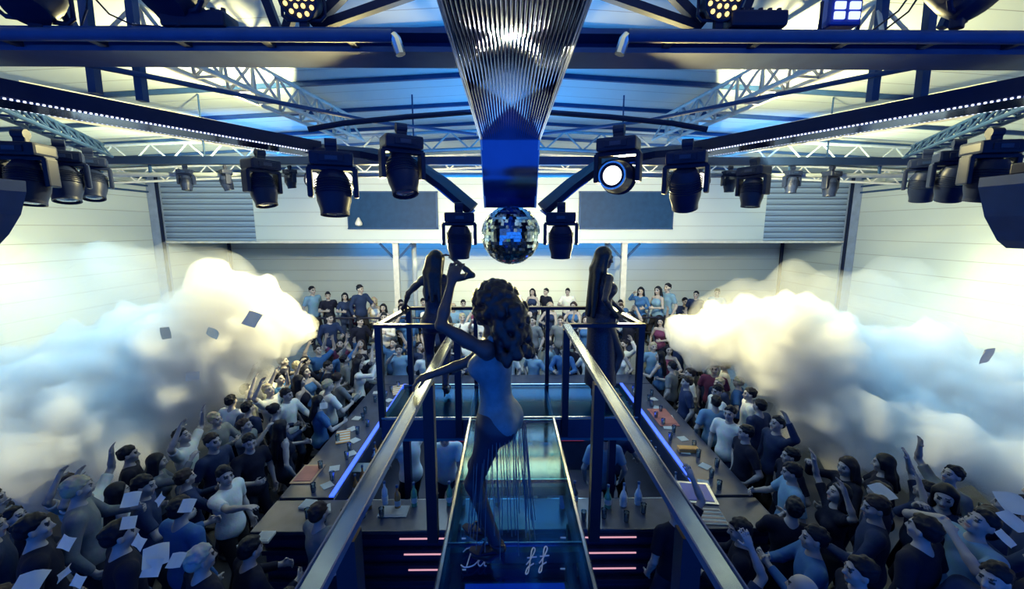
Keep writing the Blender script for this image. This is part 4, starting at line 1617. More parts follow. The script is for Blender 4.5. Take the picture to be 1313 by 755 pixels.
POSES = {
    'stand': mk(DN_R, DN_L, hair='short', top='tshirt'),
    'stand_long': mk(DN_R, HOLD_L, hair='short', top='long', head=(.3, .1, 0)),
    'cheer': mk(UP_R, DN_L, hair='short', top='tshirt', head=(0, -.2, 0)),
    'cheer_left': mk(DN_R, UP_L, hair='short', top='long', head=(0, -.15, .1)),
    'both_up': mk(BACKUP, hair='short', top='tshirt', head=(0, -.25, 0)),
    'drink': mk(HOLD_R, DN_L, hair='short', top='tshirt', head=(-.2, .15, 0)),
    'drink_long': mk(HOLD_R, HOLD_L, hair='short', top='long', head=(.2, .1, 0), lean=.08),
    'phone': mk(PHONE_R, DN_L, hair='short', top='tshirt', head=(.1, -.1, 0)),
    'clap': mk(CLAP, hair='short', top='long', head=(0, 0, .08)),
    'hips': mk(HIP, hair='short', top='tshirt', head=(-.3, .05, 0)),
    'face': mk(FACE_R, FACE_L, hair='short', top='tshirt', head=(0, -.35, 0)),
    'point': mk(PT_R, DN_L, hair='short', top='tshirt', head=(-.4, 0, 0)),
    'f_stand': mk(DN_R, HOLD_L, fem=True, hair='long', top='tank', head=(.2, 0, .08), hip=(0, 0, .93)),
    'f_cheer': mk(UP_R, HOLD_L, fem=True, hair='long', top='tank', head=(0, -.2, 0)),
    'f_both': mk(BACKUP, fem=True, hair='long', top='tshirt', head=(0, -.2, .1)),
    'f_drink': mk(HOLD_R, DN_L, fem=True, hair='bob', top='tshirt', head=(-.3, .1, 0)),
    'f_dress': mk(HOLD_R, HOLD_L, fem=True, hair='bun', top='long', head=(.4, .05, 0), bottom='skirt'),
    'f_phone': mk(PHONE_R, HOLD_L, fem=True, hair='long', top='long', head=(.1, .1, 0)),
    'sit': mk(dict(rh=(.16, .42, .82), re=(.8, -.2, -.3), rn=(0, 0, -1), lh=(-.16, .42, .82), le=(-.8, -.2, -.3), ln=(0, 0, -1)), hip=(0, 0, .52), rf=(.13, .42, .085), lf=(-.13, .42, .085), rk=(.1, .3, 1), lk=(-.1, .3, 1), hair='short', top='long', head=(.2, 0, 0), lean=.1),
    'f_sit': mk(HOLD_R, dict(lh=(-.16, .42, .82), le=(-.8, -.2, -.3), ln=(0, 0, -1)), fem=True, hip=(0, 0, .52), rf=(.11, .42, .085), lf=(-.09, .42, .085), rk=(.1, .3, 1), lk=(-.1, .3, 1), hair='long', top='tank', head=(-.2, 0, 0), lean=.05),
    'bartend': mk(dict(rh=(.16, .40, 1.05), re=(.8, -.2, -.3), rn=(0, 0, -1), lh=(-.16, .40, 1.05), le=(-.8, -.2, -.3), ln=(0, 0, -1)), hair='short', top='tshirt', head=(0, .35, 0), lean=.12),
}
POSEWORD = {
    'stand': 'standing', 'stand_long': 'one forearm bent', 'cheer': 'one arm raised', 'cheer_left': 'left arm raised', 'both_up': 'both arms raised', 'drink': 'holding a drink',
    'drink_long': 'hands at chest', 'phone': 'lifting a hand', 'clap': 'clapping', 'hips': 'hands on hips', 'face': 'drinking', 'point': 'arm pointing ahead',
    'f_stand': 'standing', 'f_cheer': 'one arm raised', 'f_both': 'both arms raised', 'f_drink': 'holding a drink', 'f_dress': 'in a skirt', 'f_phone': 'lifting a hand',
    'sit': 'seated', 'f_sit': 'seated', 'bartend': 'bending over the counter'}
FIGS = {k: figure_meshes(v) for k, v in POSES.items()}

HAIRC = {'dark': (.006, .008, .022), 'brown': (.035, .025, .03), 'grey': (.42, .45, .48), 'fair': (.50, .45, .34)}
TOPC = {'black': (.006, .009, .030), 'navy': (.014, .03, .10), 'blue': (.04, .13, .36), 'light blue': (.17, .32, .52), 'white': (.78, .80, .80), 'grey': (.14, .17, .22), 'plum': (.14, .04, .11)}
BOTC = [(.010, .014, .035), (.02, .035, .09), (.015, .015, .02)]
SPOTS = []
OBST = [(BXO0, BXO1, 4.26, 5.06, CTZ), (BXO0, BX0 + .32, 4.8, 8.8, CTZ), (BX1 - .32, BXO1, 4.8, 8.8, CTZ), (BXO0, BXO1, 8.8, 9.4, CTZ), (-1.4, 1.7, 6.9, 7.78, CTZ)] + [(x_ - .06, x_ + .06, y_ - .06, y_ + .06, 2.3) for x_, y_ in ((-1.38, 5.27), (1.43, 5.27), (-.41, 1.5), (.5, 1.5), (-.41, 2.9), (.5, 2.9))]
BALLS = []


def balls(pose):
    fg = FIGS[pose]['fg']
    b = []

    def seg(a, c, ra, rb, n):
        for i in range(n + 1):
            u = i / n
            b.append(tuple(np.array(a) * (1 - u) + np.array(c) * u) + (ra + (rb - ra) * u,))
    seg(fg['Tp'](-.06, 0, .94), fg['Tp'](.06, 0, .94), .13, .13, 1)
    seg(fg['T'](-.06, 0, 1.1), fg['T'](.06, 0, 1.1), .115, .115, 1)
    seg(fg['T'](-.08, 0, 1.3), fg['T'](.08, 0, 1.3), .13, .13, 1)
    seg(fg['H'](0, 0, 1.60), fg['H'](0, -.02, 1.67), .105, .115, 1)
    for k in 'rl':
        S, E, Wp = fg['arms'][k]
        seg(S, E, .062, .055, 4)
        seg(E, Wp, .055, .05, 3)
        seg(Wp, fg['grips'][k], .055, .055, 1)
        Hp, K, A, fd = fg['legs'][k]
        seg(Hp, K, .10, .08, 4)
        seg(K, A, .075, .065, 4)
        seg(A, A + fd * .14, .06, .05, 2)
    return np.array(b)


BALLP = {}


def free_spot(x, y, z, rz, pose, s, gap=.02):
    if pose not in BALLP:
        BALLP[pose] = balls(pose)
    b = BALLP[pose].copy() * s
    c, sn = math.cos(rz), math.sin(rz)
    px_, py_ = b[:, 0] * c - b[:, 1] * sn + x, b[:, 0] * sn + b[:, 1] * c + y
    w = np.stack([px_, py_, b[:, 2] + z, b[:, 3]], 1)
    for (x0, x1, y0, y1, h) in OBST:
        if ((w[:, 0] > x0 - w[:, 3]) & (w[:, 0] < x1 + w[:, 3]) & (w[:, 1] > y0 - w[:, 3]) & (w[:, 1] < y1 + w[:, 3]) & (w[:, 2] < h + w[:, 3])).any():
            return None
    for (ox, oy), o in zip(SPOTS, BALLS):
        if abs(ox - x) < 1.5 and abs(oy - y) < 1.5:
            d = np.linalg.norm(w[:, None, :3] - o[None, :, :3], axis=2) - w[:, None, 3] - o[None, :, 3]
            if d.min() < gap:
                return None
    return w

NP = [0]


def person(x, y, z, rz, pose, top, hair, label, group=None, s=1.0, bottom=None):
    fm = FIGS[pose]
    w = None
    for dx, dy, dr in [(0, 0, r_) for r_ in (0, .35, -.35, .7, -.7, 1.1, -1.1)] + [(a_, b_, r_) for q_ in (.1, .2, .3, .4) for a_ in (-q_, 0, q_) for b_ in (-q_, 0, q_) for r_ in (0, .5, -.5)]:
        w = free_spot(x + dx, y + dy, z, rz + dr, pose, s)
        if w is not None:
            x, y, rz = x + dx, y + dy, rz + dr
            break
    if w is None:
        print('CROWDED', label)
        free = free_spot(1e4, 0, z, rz, pose, s)
        w = free
    t = thing('person', label, 'person', (x, y, z), rz, group, s)
    BALLS.append(w)
    mobj('body', fm['body'], t)
    if 'hair' in fm and hair != 'bald':
        mobj('hair', fm['hair'], t, HAIRC[hair])
    if 'top' in fm:
        mobj('top', fm['top'], t, TOPC[top] if isinstance(top, str) else top)
    if 'bottom' in fm:
        mobj('trousers' if POSES[pose].get('bottom') is None else 'skirt', fm['bottom'], t, bottom or BOTC[rng.randint(0, 2)])
    SPOTS.append((x, y))
    NP[0] += 1
    return t


def grip_world(t, pose, key):
    gp = Vector(FIGS[pose]['fg']['grips'][key])
    s = t.scale[0]
    return Matrix.Rotation(t.rotation_euler[2], 3, 'Z') @ (gp * s) + t.location


def face_to(x, y, tx, ty):
    """rotation so that local +Y looks at (tx, ty)"""
    return math.atan2(-(tx - x), ty - y)


def at_head(px, py, pose, top, hair, label, look=(0, 6.6), base=0.0, s=1.0, group=None):
    """stand a person on the floor (at height base) with the top of the head in the direction of the picture point"""
    h = 1.76 * s if 'sit' not in pose else 1.34 * s
    p = atZ(px, py, base + h)
    rz = face_to(p.x, p.y, *look)
    return person(p.x, p.y, base, rz, pose, top, hair, label, group, s)


# people that stand out, near left
C = 'people near the camera'
at_head(95, 612, 'stand_long', 'grey', 'fair', 'person with bright fair hair in the left crowd just under the smoke', base=PZ, group=C)
at_head(255, 700, 'stand', 'black', 'grey', 'person with grey hair at the bottom left seen from behind', base=.25, group=C)
at_head(287, 598, 'point', 'white', 'dark', 'person in a white top with one arm pointing toward the bar, left crowd', look=(0.6, 4.2), group=C)
at_head(318, 556, 'drink', 'black', 'dark', 'person in a black top with a forearm bent, behind the pointing one', look=(2, 2.5), group=C)
at_head(345, 492, 'both_up', 'white', 'fair', 'person in a white top lifting an arm under the edge of the left smoke', look=(0, 6), group=C)
at_head(228, 638, 'stand_long', 'blue', 'dark', 'broad person in a dark blue top seen from behind in the left crowd', look=(-2, 7), base=.3, group=C)
at_head(150, 668, 'stand', 'black', 'dark', 'person in black near the bottom left beside white napkins', base=PZ, group=C)
at_head(300, 705, 'drink_long', 'black', 'dark', 'person in black at the bottom left holding both hands at the chest', look=(2, 5), group=C)
at_head(348, 672, 'stand_long', 'grey', 'brown', 'person in a grey patterned top beside the near left bar corner', group=C)
at_head(402, 655, 'stand', 'black', 'dark', 'person in black standing at the near left bar corner', look=(0, 7), group=C)
at_head(180, 610, 'drink', 'navy', 'dark', 'person in navy under the left smoke behind the blue shirted one', base=.2, group=C)
at_head(40, 660, 'stand', 'black', 'dark', 'person in black at the far bottom left', base=PZ, group=C)
at_head(392, 470, 'f_cheer', 'blue', 'dark', 'long haired person in a blue top at the edge of the left smoke', look=(0, 7), group=C)
at_head(368, 545, 'f_stand', 'black', 'dark', 'long haired person in black leaning at the left counter', look=(0, 6.5), group=C)
# near right
at_head(1256, 652, 'face', 'light blue', 'dark', 'person in a light blue top drinking with raised hands at the bottom right', look=(0, 3.4), base=PZ, s=1.0, group=C)
at_head(1187, 640, 'stand', 'black', 'dark', 'dark haired person in black seen from behind beside the drinking one', look=(1.5, 8), base=PZ, group=C)
at_head(1214, 622, 'f_phone', 'navy', 'dark', 'person with a lit face behind the drinking one at the bottom right', look=(0, 1), base=.3, group=C)
at_head(1001, 588, 'drink', 'light blue', 'dark', 'person in a light blue shirt in the right crowd with a forearm bent', look=(.5, 5.5), group=C)
at_head(1031, 738, 'stand', 'black', 'bald', 'bald person at the bottom edge on the right', look=(0, 6), base=0.2, group=C)
at_head(1046, 676, 'clap', 'blue', 'dark', 'person in a blue top with a bent arm above the bald head', look=(0, 4.5), base=.1, group=C)
at_head(868, 640, 'cheer', 'black', 'dark', 'person in black with a raised arm before the near bar on the right', look=(.4, 8), group=C)
at_head(922, 545, 'hips', 'black', 'dark', 'person in black with arms bent out at the right counter', look=(.5, 7), group=C)
at_head(872, 480, 'stand', 'navy', 'brown', 'broad person in a navy shirt at the far part of the right counter', look=(1, 9.5), group=C)
at_head(921, 493, 'stand_long', 'white', 'dark', 'person in a white long sleeved top in the right crowd by the smoke', look=(.5, 7), group=C)
at_head(962, 497, 'stand', 'white', 'dark', 'person in a white shirt and dark trousers at the edge of the right smoke', look=(1, 8), group=C)
at_head(1075, 620, 'f_both', 'black', 'dark', 'person in black with raised hands under the right smoke', look=(0, 5), group=C)
at_head(1140, 636, 'stand_long', 'navy', 'brown', 'person in navy with a lit cheek under the right smoke', look=(0, 4), base=.3, group=C)
at_head(960, 668, 'drink_long', 'black', 'dark', 'person in black beside the near right bar corner', look=(0, 5), group=C)
at_head(1110, 690, 'stand', 'black', 'dark', 'person in black between the blue top and the dark haired back', look=(0, 6), base=.3, group=C)
# bartenders
C = 'bartenders'
at_head(490, 556, 'bartend', 'white', 'dark', 'bartender in a white T-shirt at the left counter inside the bar', look=(-6, 6.5), group=C)
at_head(566, 556, 'bartend', 'white', 'dark', 'bartender in a white T-shirt left of the catwalk inside the bar', look=(-.6, 2), group=C)
at_head(688, 548, 'bartend', 'light blue', 'dark', 'bartender seen through the catwalk glass', look=(.4, 9), group=C)
at_head(776, 548, 'stand', 'light blue', 'dark', 'bartender in a pale T-shirt right of the catwalk inside the bar', look=(1.6, 9), group=C)
at_head(812, 520, 'bartend', 'navy', 'dark', 'bartender in navy near the right counter inside the bar', look=(6, 7), group=C)

# terrace people
C = 'people on the back terrace'
for px, py, pose, top, lab in (
        (420, 374, 'drink', 'black', 'person in black on the terrace behind the left railing, first of three'),
        (442, 378, 'f_drink', 'navy', 'person in navy on the terrace between the two black clad ones'),
        (461, 365, 'stand_long', 'navy', 'tall person in a dark coat at the right end of the left terrace group'),
        (400, 367, 'stand', 'light blue', 'person in pale blue at the smoke edge on the terrace'),
        (355, 366, 'stand', 'grey', 'person in grey half lost in smoke on the terrace'),
        (622, 360, 'point', 'navy', 'person with an arm stretched out before the back wall left of the curly head'),
        (660, 368, 'stand', 'white', 'person in white before the back wall right of the curly head'),
        (683, 371, 'f_stand', 'navy', 'long haired person in navy before the middle of the back wall'),
        (700, 376, 'stand', 'black', 'person in black before the middle of the back wall'),
        (728, 374, 'drink', 'white', 'person in a white striped top before the back wall left of the right dancer'),
        (822, 368, 'f_phone', 'blue', 'person in blue lifting a hand on the terrace right of the white post'),
        (838, 366, 'f_stand', 'light blue', 'long haired person in light blue on the terrace right of the white post'),
        (852, 363, 'stand', 'light blue', 'tallest person in pale blue on the right terrace'),
        (893, 373, 'stand', 'navy', 'dark head rising above the right smoke on the terrace'),
        (920, 370, 'stand_long', 'light blue', 'person in a pale top at the right end of the terrace group')):
    h = 1.76
    p = atY(px, py, 11.75 if 'terrace' in lab else 12.6)
    person(p.x, p.y, TZ, face_to(p.x, p.y, 0, 5), pose, top, 'dark', lab, C, max(.9, min(1.12, (p.z - TZ) / 1.76)))

# fill the crowd in rows round the bar
tops = ['black'] * 9 + ['navy'] * 6 + ['blue'] * 2 + ['light blue'] + ['white'] * 3 + ['grey'] * 2
topsf = ['black'] * 3 + ['navy'] * 3 + ['blue'] * 3 + ['light blue'] * 3 + ['white'] * 7 + ['grey'] * 2 + ['plum'] * 2
poses = ['stand', 'stand', 'stand_long', 'stand_long', 'cheer', 'drink', 'drink_long', 'clap', 'phone', 'hips', 'cheer_left', 'f_stand', 'f_stand', 'f_drink', 'f_dress', 'f_phone', 'f_cheer', 'both_up']


def smoke_line(px):
    pts = [(-200, 640), (0, 640), (60, 628), (120, 610), (250, 560), (300, 520), (350, 480), (395, 440), (410, 395), (420, 300), (870, 300), (880, 415), (905, 445), (950, 490), (1000, 560), (1060, 590), (1130, 602), (1200, 606), (1313, 630), (1600, 630)]
    for (x0, y0), (x1, y1) in zip(pts, pts[1:]):
        if x0 <= px <= x1:
            return y0 + (y1 - y0) * (px - x0) / (x1 - x0)
    return 640


ROWW = ['nearest', 'second', 'third', 'fourth', 'fifth', 'sixth', 'seventh', 'eighth']


def fill(x, y, z, where, tl, look):
    if any((x - a) ** 2 + (y - b) ** 2 < .34 ** 2 for a, b in SPOTS):
        return False
    px, py, zc = proj((x, y, z + 1.7))
    if zc < 1 or px < -40 or px > 1353 or py > 790 or py < smoke_line(px) - 14:
        return False
    sc_ = rng.uniform(.95, 1.03)
    for _ in range(30):
        pose = rng.choice(poses) if _ < 14 else rng.choice(poses[:4] + ['f_stand'])
        rz = face_to(x, y, look[0] + rng.uniform(-1, 1), look[1] + rng.uniform(-1.5, 1.5)) + rng.uniform(-.6, .6) * (1 + _ * .1)
        xx, yy = x + rng.uniform(-.1, .1) * (_ > 3), y + rng.uniform(-.1, .1) * (_ > 3)
        if free_spot(xx, yy, z, rz, pose, sc_) is not None:
            break
    else:
        return False
    x, y = xx, yy
    top = rng.choice(tl)
    hair = rng.choices(['dark', 'brown', 'fair'], [8, 3, 1])[0]
    lab = '%s-haired person in %s, %s, %s' % (hair, top, POSEWORD[pose], where)
    person(x, y, z, rz, pose, top, hair, lab, 'crowd round the bar', sc_)
    return True


for side, word in ((-1, 'left'), (1, 'right')):
    edge = BXO0 if side < 0 else BXO1
    for r in range(8):
        i = 0
        for k in range(14):
            y = 2.5 + k * .60 + rng.uniform(-.12, .12) + (.3 if r % 2 else 0)
            x = edge + side * (.38 + r * .60 + rng.uniform(-.1, .1))
            z = PZ if (3.1 < abs(x) < 6.1 and y < 3.6) else 0
            if y > 9.3:
                continue
            if fill(x, y, z, '%s row %s of bar, %s' % (ROWW[r], word, ORD[i]), tops if y < 7 else topsf, (0, y + 1)):
                i += 1
    # before the near counter
    i = 0
    for k in range(6):
        x = side * (1.75 + (k % 3) * .62) + rng.uniform(-.08, .08)
        y = 3.75 - (k // 3) * .75 + rng.uniform(-.08, .08)
        if fill(x, y, 0, 'before the near counter %s, %s' % (word, ORD[i]), ['black', 'navy'], (0, 9)):
            i += 1
for side, word in ((-1, 'left'), (1, 'right')):
    edge = BXO0 if side < 0 else BXO1
    cnt_ = {}
    for k in range(1500):
        x = edge + side * rng.uniform(.3, 4.6)
        y = rng.uniform(2.2, 9.2)
        z = PZ if (3.1 < abs(x) < 6.1 and y < 3.6) else 0
        if abs(y - 3.6) < .3 and abs(x) > 2.9:
            continue
        zone = 'near' if y < 4.2 else 'middle' if y < 6.6 else 'far'
        dist = 'close by' if abs(x - edge) < 1.3 else 'away from'
        key = zone + dist
        n_ = cnt_.get(key, 0)
        if n_ >= 20:
            continue
        if fill(x, y, z, '%s %s bar, %s part, %s' % (dist, word, zone, ORD[n_]), tops if y < 7 else topsf, (0, y + 1)):
            cnt_[key] = n_ + 1
# behind the far counter
for r in range(3):
    i = 0
    for k in range(15):
        x = -4.6 + k * .66 + rng.uniform(-.12, .12) + (.33 if r % 2 else 0)
        y = 9.65 + r * .48 + rng.uniform(-.06, .06)
        z = TZ * .5 if y > 10.5 else 0
        if fill(x, y, z, '%s row behind far counter, %s from left' % (ROWW[r], ORD[i]), topsf, (0, 2)):
            i += 1
# terrace rows, seated in front and standing behind
for r in range(2):
    i = 0
    for k in range(16):
        x = -5.0 + k * .68 + rng.uniform(-.15, .15) + (.3 if r else 0)
        y = 11.62 + r * .75 + rng.uniform(-.08, .08)
        if any((x - a) ** 2 + (y - b) ** 2 < .5 ** 2 for a, b in SPOTS):
            continue
        px, py, zc = proj((x, y, TZ + 1.3))
        if px < 385 or px > 930:
            continue
        pose = rng.choice(['sit', 'f_sit'])
        top = rng.choice(topsf)
        hair = rng.choice(['dark', 'dark', 'brown', 'fair'])
        person(x, y, TZ, face_to(x, y, rng.uniform(-1, 1), 3), pose, top, hair, '%s-haired seated person in %s, %s terrace row, %s from left' % (hair, top, ROWW[r], ORD[i]), 'seated people on the back terrace', rng.uniform(.95, 1.03))
        t = thing('bar_stool', 'dark stool under the %s seated person of the %s terrace row' % (ORD[i], ROWW[r]), 'stool', (x, y, TZ), 0, 'terrace stools')
        MB().lathe([(.15, 0), (.17, .02), (.17, .05), (.15, .06)], (0, 0, .30), 14).build('seat', M_NAVY, t, True)
        MB().cyl((0, 0, .03), (0, 0, .30), .03).build('stem', M_BLACK, t, True)
        MB().lathe([(.18, 0), (.17, .02), (.04, .04)], (0, 0, 0), 14).build('foot_plate', M_BLACK, t, True)
        i += 1

# glasses and phones held in some hands
k = 0
for ob in [o for o in COL.objects if o.name.startswith('person') and o.get('category') == 'person' and o.location.y < 8]:
    lab = ob['label']
    if 'holding a drink' in lab and k < 8:
        p = grip_world(ob, 'drink', 'r')
        glass(p.x, p.y, p.z - .05, 'glass held by the %s' % ' '.join(lab.replace(',', '').replace('holding a drink ', '').split()[:12]), 'glasses held in the crowd')
        k += 1
print('PEOPLE', NP[0])

# ------------------------------------------------------------------ the three dancers


def to_local(root_loc, rz, s, p):
    return np.array((Matrix.Rotation(-rz, 3, 'Z') @ (Vector(p) - Vector(root_loc))) / s)


def fringe(parent, z0, n, rr, L, m, seed=3, center=(0, 0), rad=(.17, .125)):
    r_ = random.Random(seed)
    mb = MB()
    for i in range(n):
        a = 2 * PI * i / n + r_.uniform(-.05, .05)
        x, y = center[0] + rad[0] * math.cos(a), center[1] + rad[1] * math.sin(a)
        ll = L * r_.uniform(.8, 1.05)
        ox, oy = r_.uniform(-.03, .03) + .05 * math.cos(a), r_.uniform(-.03, .03) + .05 * math.sin(a)
        pts = []
        for j in range(5):
            u = j / 4
            pts.append((x + ox * u + .01 * math.sin(u * 5 + i), y + oy * u, z0 - ll * u))
        mb.tube(pts, rr, 5)
    return mb.build('fringe_skirt', m, parent)


def heel(parent, A, fd, m, h=.0):
    A = Vector(A)
    fd = Vector(fd)
    mb = MB()
    up = Vector((0, 0, 1))
    s = fd.cross(up)
    q = Matrix((s, fd, up)).transposed()
    sole = [(-.03, -.05), (-.036, .02), (-.045, .12), (-.02, .19), (.02, .19), (.045, .12), (.036, .02), (.03, -.05)]
    vs = []
    for dz in (0, .012):
        for (a, b) in sole:
            zz = -.085 + (.055 if b < 0 else .055 * max(0, 1 - b / .12)) + dz
            vs.append(A + q @ Vector((a, b, zz - .0)))
    n = 8
    mb.add(vs, [tuple(range(n - 1, -1, -1)), tuple(range(n, 2 * n))] + [(i, (i + 1) % n, (i + 1) % n + n, i + n) for i in range(n)])
    mb.cyl(A + q @ Vector((0, -.035, -.04)), A + q @ Vector((0, -.045, -.125)), .016, .008, 8)
    mb.tube([A + q @ Vector((-.04, .10, -.06)), A + q @ Vector((-.02, .09, -.018)), A + q @ Vector((.02, .09, -.018)), A + q @ Vector((.04, .10, -.06))], .008, 6)
    mb.tube([A + q @ Vector((.038 * math.cos(t_), .045 * math.sin(t_), .01)) for t_ in [2 * PI * i / 12 for i in range(13)]], .006, 6)
    return mb.build('high_heel', m, parent, True)


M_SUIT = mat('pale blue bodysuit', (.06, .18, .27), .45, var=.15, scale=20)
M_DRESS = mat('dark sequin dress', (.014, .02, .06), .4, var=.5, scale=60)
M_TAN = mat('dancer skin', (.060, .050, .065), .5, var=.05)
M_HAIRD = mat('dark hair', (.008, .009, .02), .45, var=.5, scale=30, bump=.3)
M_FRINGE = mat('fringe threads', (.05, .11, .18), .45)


def dancer(label, loc, rz, s, ps, suit, hairm, legs_m=None):
    t = thing('person', label, 'person', loc, rz, 'dancers on the catwalk', s)
    fg = figure(ps)
    me = to_mesh('body', fg['body'], [M_TAN, M_EYE, M_LIP], True, 1)
    paint_face(me, fg)
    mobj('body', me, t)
    mobj('hair', to_mesh('hair', fg['hair'], hairm), t)
    if 'top' in fg:
        mobj('bodysuit' if ps.get('bottom') != 'long_skirt' else 'dress_top', to_mesh('bodysuit', fg['top'], suit), t)
    if 'bottom' in fg:
        mobj('leggings' if ps.get('bottom') == 'leggings' else 'dress_skirt', to_mesh('bottom', fg['bottom'], legs_m or suit), t)
    for key in ('r', 'l'):
        Hp, K, A, fd = fg['legs'][key]
        heel(t, A, fd, M_BLACK)
    return t, fg


# middle dancer: turned away to the left, one hand on the left rail, the other arm raised
DY = 2.32
foot = atZ(640, 716, CZ)
loc = Vector((foot.x - .015, foot.y, CZ + .033))
DY = foot.y
rz = R(66)
s = .945
hu = to_local(loc, rz, s, atY(579, 362, DY - .10))
ps = dict(fem=True, vox=.0085, fr=.0088, abs=True, hair='curly', top='tank', bottom='leggings', heel=1, fit=.006, hem=.76,
          hip=(.0, -.01, .972), lean=.05, side=-.03, twist=.12, hiptwist=.1, head=(-.1, .1, 0),
          rh=tuple(to_local(loc, rz, s, atY(541, 487, DY + .12))), re=(.2, -.3, -1), rn=(0, 0, -1), rg=.5,
          lh=tuple(hu), le=(-.3, -.2, -1), ln=(1, .3, 0), lg=.35,
          rf=(.06, .12, .125), lf=(-.06, -.03, .125), rk=(.1, 1, 0), lk=(-.05, 1, 0), rd_foot=(.2, 1, 0), ld_foot=(-.1, 1, 0))
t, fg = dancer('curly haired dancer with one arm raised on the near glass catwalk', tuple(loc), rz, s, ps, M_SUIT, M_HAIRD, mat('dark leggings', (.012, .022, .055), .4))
fringe(t, .93, 42, .0028, .74, M_FRINGE, 4, (0, -.03), (.15, .16))

# left dancer on the platform
loc = Vector((atY(560, 420, 4.75).x, 4.75, CZ + .035))
rz = R(8)
def tl_(px, py, Y):
    return tuple(to_local(loc, rz, 1.0, atY(px, py, Y)))
ps = dict(fem=True, vox=.010, fr=.009, abs=True, hair='long', top='tank', bottom='leggings', heel=1, fit=.008, hem=.80, hip=(0, 0, .95), lean=-.03, twist=.1, head=(-.5, .1, .1),
          lh=tl_(517, 394, 5.05), le=(-1, -.4, .2), ln=(0, 0, -1), lg=.5, rh=tl_(584, 334, 4.7), re=(1, -.2, -.6), rn=(-1, 0, 0), rg=.3,
          rf=(.08, .05, .125), lf=(-.09, -.06, .125))
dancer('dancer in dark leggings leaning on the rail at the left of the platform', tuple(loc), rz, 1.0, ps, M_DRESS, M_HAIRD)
# right dancer on the platform
loc = Vector((atY(772, 420, 4.75).x, 4.75, CZ + .035))
rz = R(-72)
ps = dict(fem=True, vox=.010, fr=.009, abs=True, hair='verylong', top='strapless', bottom='long_skirt', heel=1, fit=.010, hem=.80, hip=(0, 0, .95), lean=-.04, twist=.0, head=(-.1, .22, 0),
          rh=tl_(786, 402, 4.55), re=(.6, -.8, .0), rn=(0, 0, -1), rg=.4, lh=tl_(798, 404, 5.0), le=(-.3, -.8, .0), ln=(0, 0, -1), lg=.4,
          rf=(.09, .03, .125), lf=(-.08, -.03, .125))
dancer('long haired dancer in a strapless dark dress at the right of the platform', tuple(loc), rz, 1.02, ps, M_DRESS, M_HAIRD)

# ------------------------------------------------------------------ flying and fallen napkins
def napkin(pos, rot, sz, label, group, sag=.03):
    t = MB()
    n = 5
    vs = []
    for z in (0, .002):
        for i in range(n):
            for j in range(n):
                u, v = i / (n - 1) - .5, j / (n - 1) - .5
                vs.append(Vector((u * sz, v * sz, z + sag * (sz * 4 * (math.sin(u * 4 + v * 2) - 1.2 * u * u)))))
    fs = []
    for i in range(n - 1):
        for j in range(n - 1):
            a = i * n + j
            fs.append((a, a + 1, a + n + 1, a + n))
            fs.append((a + n * n, a + n + n * n, a + n + 1 + n * n, a + 1 + n * n))
    for i in range(n - 1):
        for (a, b) in ((i, i + 1), (n * (n - 1) + i + 1, n * (n - 1) + i), ((i + 1) * n, i * n), (i * n + n - 1, (i + 1) * n + n - 1)):
            fs.append((b, a, a + n * n, b + n * n))
    t.add(vs, fs)
    o = t.build('paper_napkin', M_PAPER, None, True)
    o.location = pos
    o.rotation_euler = rot
    tag(o, label, 'napkin', group)
    return o


for i, (px, py, Y, sz, rx, ry, lab) in enumerate((
        (323, 409, 5.5, .20, 60, 20, 'blue grey paper napkin flying before the left smoke, highest and largest'),
        (273, 427, 5.5, .15, 40, 50, 'small paper napkin flying before the left smoke, middle one'),
        (213, 427, 5.5, .16, 85, 10, 'paper napkin seen edge on flying before the left smoke, far left one'),
        (247, 482, 5.2, .14, 20, 70, 'small paper napkin flying low before the left smoke'),
        (1265, 456, 4.6, .17, 80, 15, 'paper napkin seen edge on flying before the right wall'))):
    napkin(atY(px, py, Y), (R(rx), R(ry), R(i * 50)), sz, lab, 'flying napkins')
for i, (px, py, Y, sz, rx, rz_, lab) in enumerate((
        (85, 696, 2.4, .15, 70, 5, 'square white napkin among the dark backs at the bottom left'),
        (168, 640, 3.0, .20, 40, 30, 'bright white napkin above the bottom left crowd beside the blue top'),
        (205, 640, 3.0, .15, 60, -30, 'small bright napkin beside the blue shoulders in the left crowd'),
        (240, 648, 3.0, .18, 40, 15, 'white napkin on the shoulder of the broad blue top'),
        (165, 670, 2.7, .15, 60, 40, 'greyish napkin in front of the bottom left crowd, under the bright one'),
        (178, 695, 2.5, .16, 75, -10, 'upright white napkin in the bottom left crowd'),
        (200, 712, 2.4, .24, 35, 40, 'largest crumpled napkin in the bottom left crowd'),
        (195, 728, 2.35, .18, 50, 20, 'crumpled napkin just under the largest one'),
        (226, 718, 2.4, .16, 30, 10, 'napkin between the largest one and the grey hair'),
        (35, 750, 2.1, .26, 25, 20, 'long white napkin at the bottom left corner'),
        (82, 735, 2.2, .14, 40, -40, 'small folded napkin above the bottom left corner'),
        (100, 745, 2.15, .12, 70, 5, 'pale napkin at the bottom edge left'),
        (415, 520, 6.0, .2, 30, 25, 'white napkin held up at the left counter'),
        (1132, 630, 3.6, .30, 20, 8, 'long white napkin under the edge of the right smoke'),
        (1300, 645, 2.8, .30, 25, -20, 'bright white napkin at the right edge, topmost'),
        (1300, 668, 2.7, .26, 30, 15, 'bright white napkin at the right edge, middle'),
        (1290, 690, 2.6, .20, 40, 30, 'bright white napkin at the right edge, lowest'))):
    napkin(atY(px, py, Y), (R(rx), R(rx * .3), R(rz_)), sz * .55, lab, 'white napkins over the crowd')

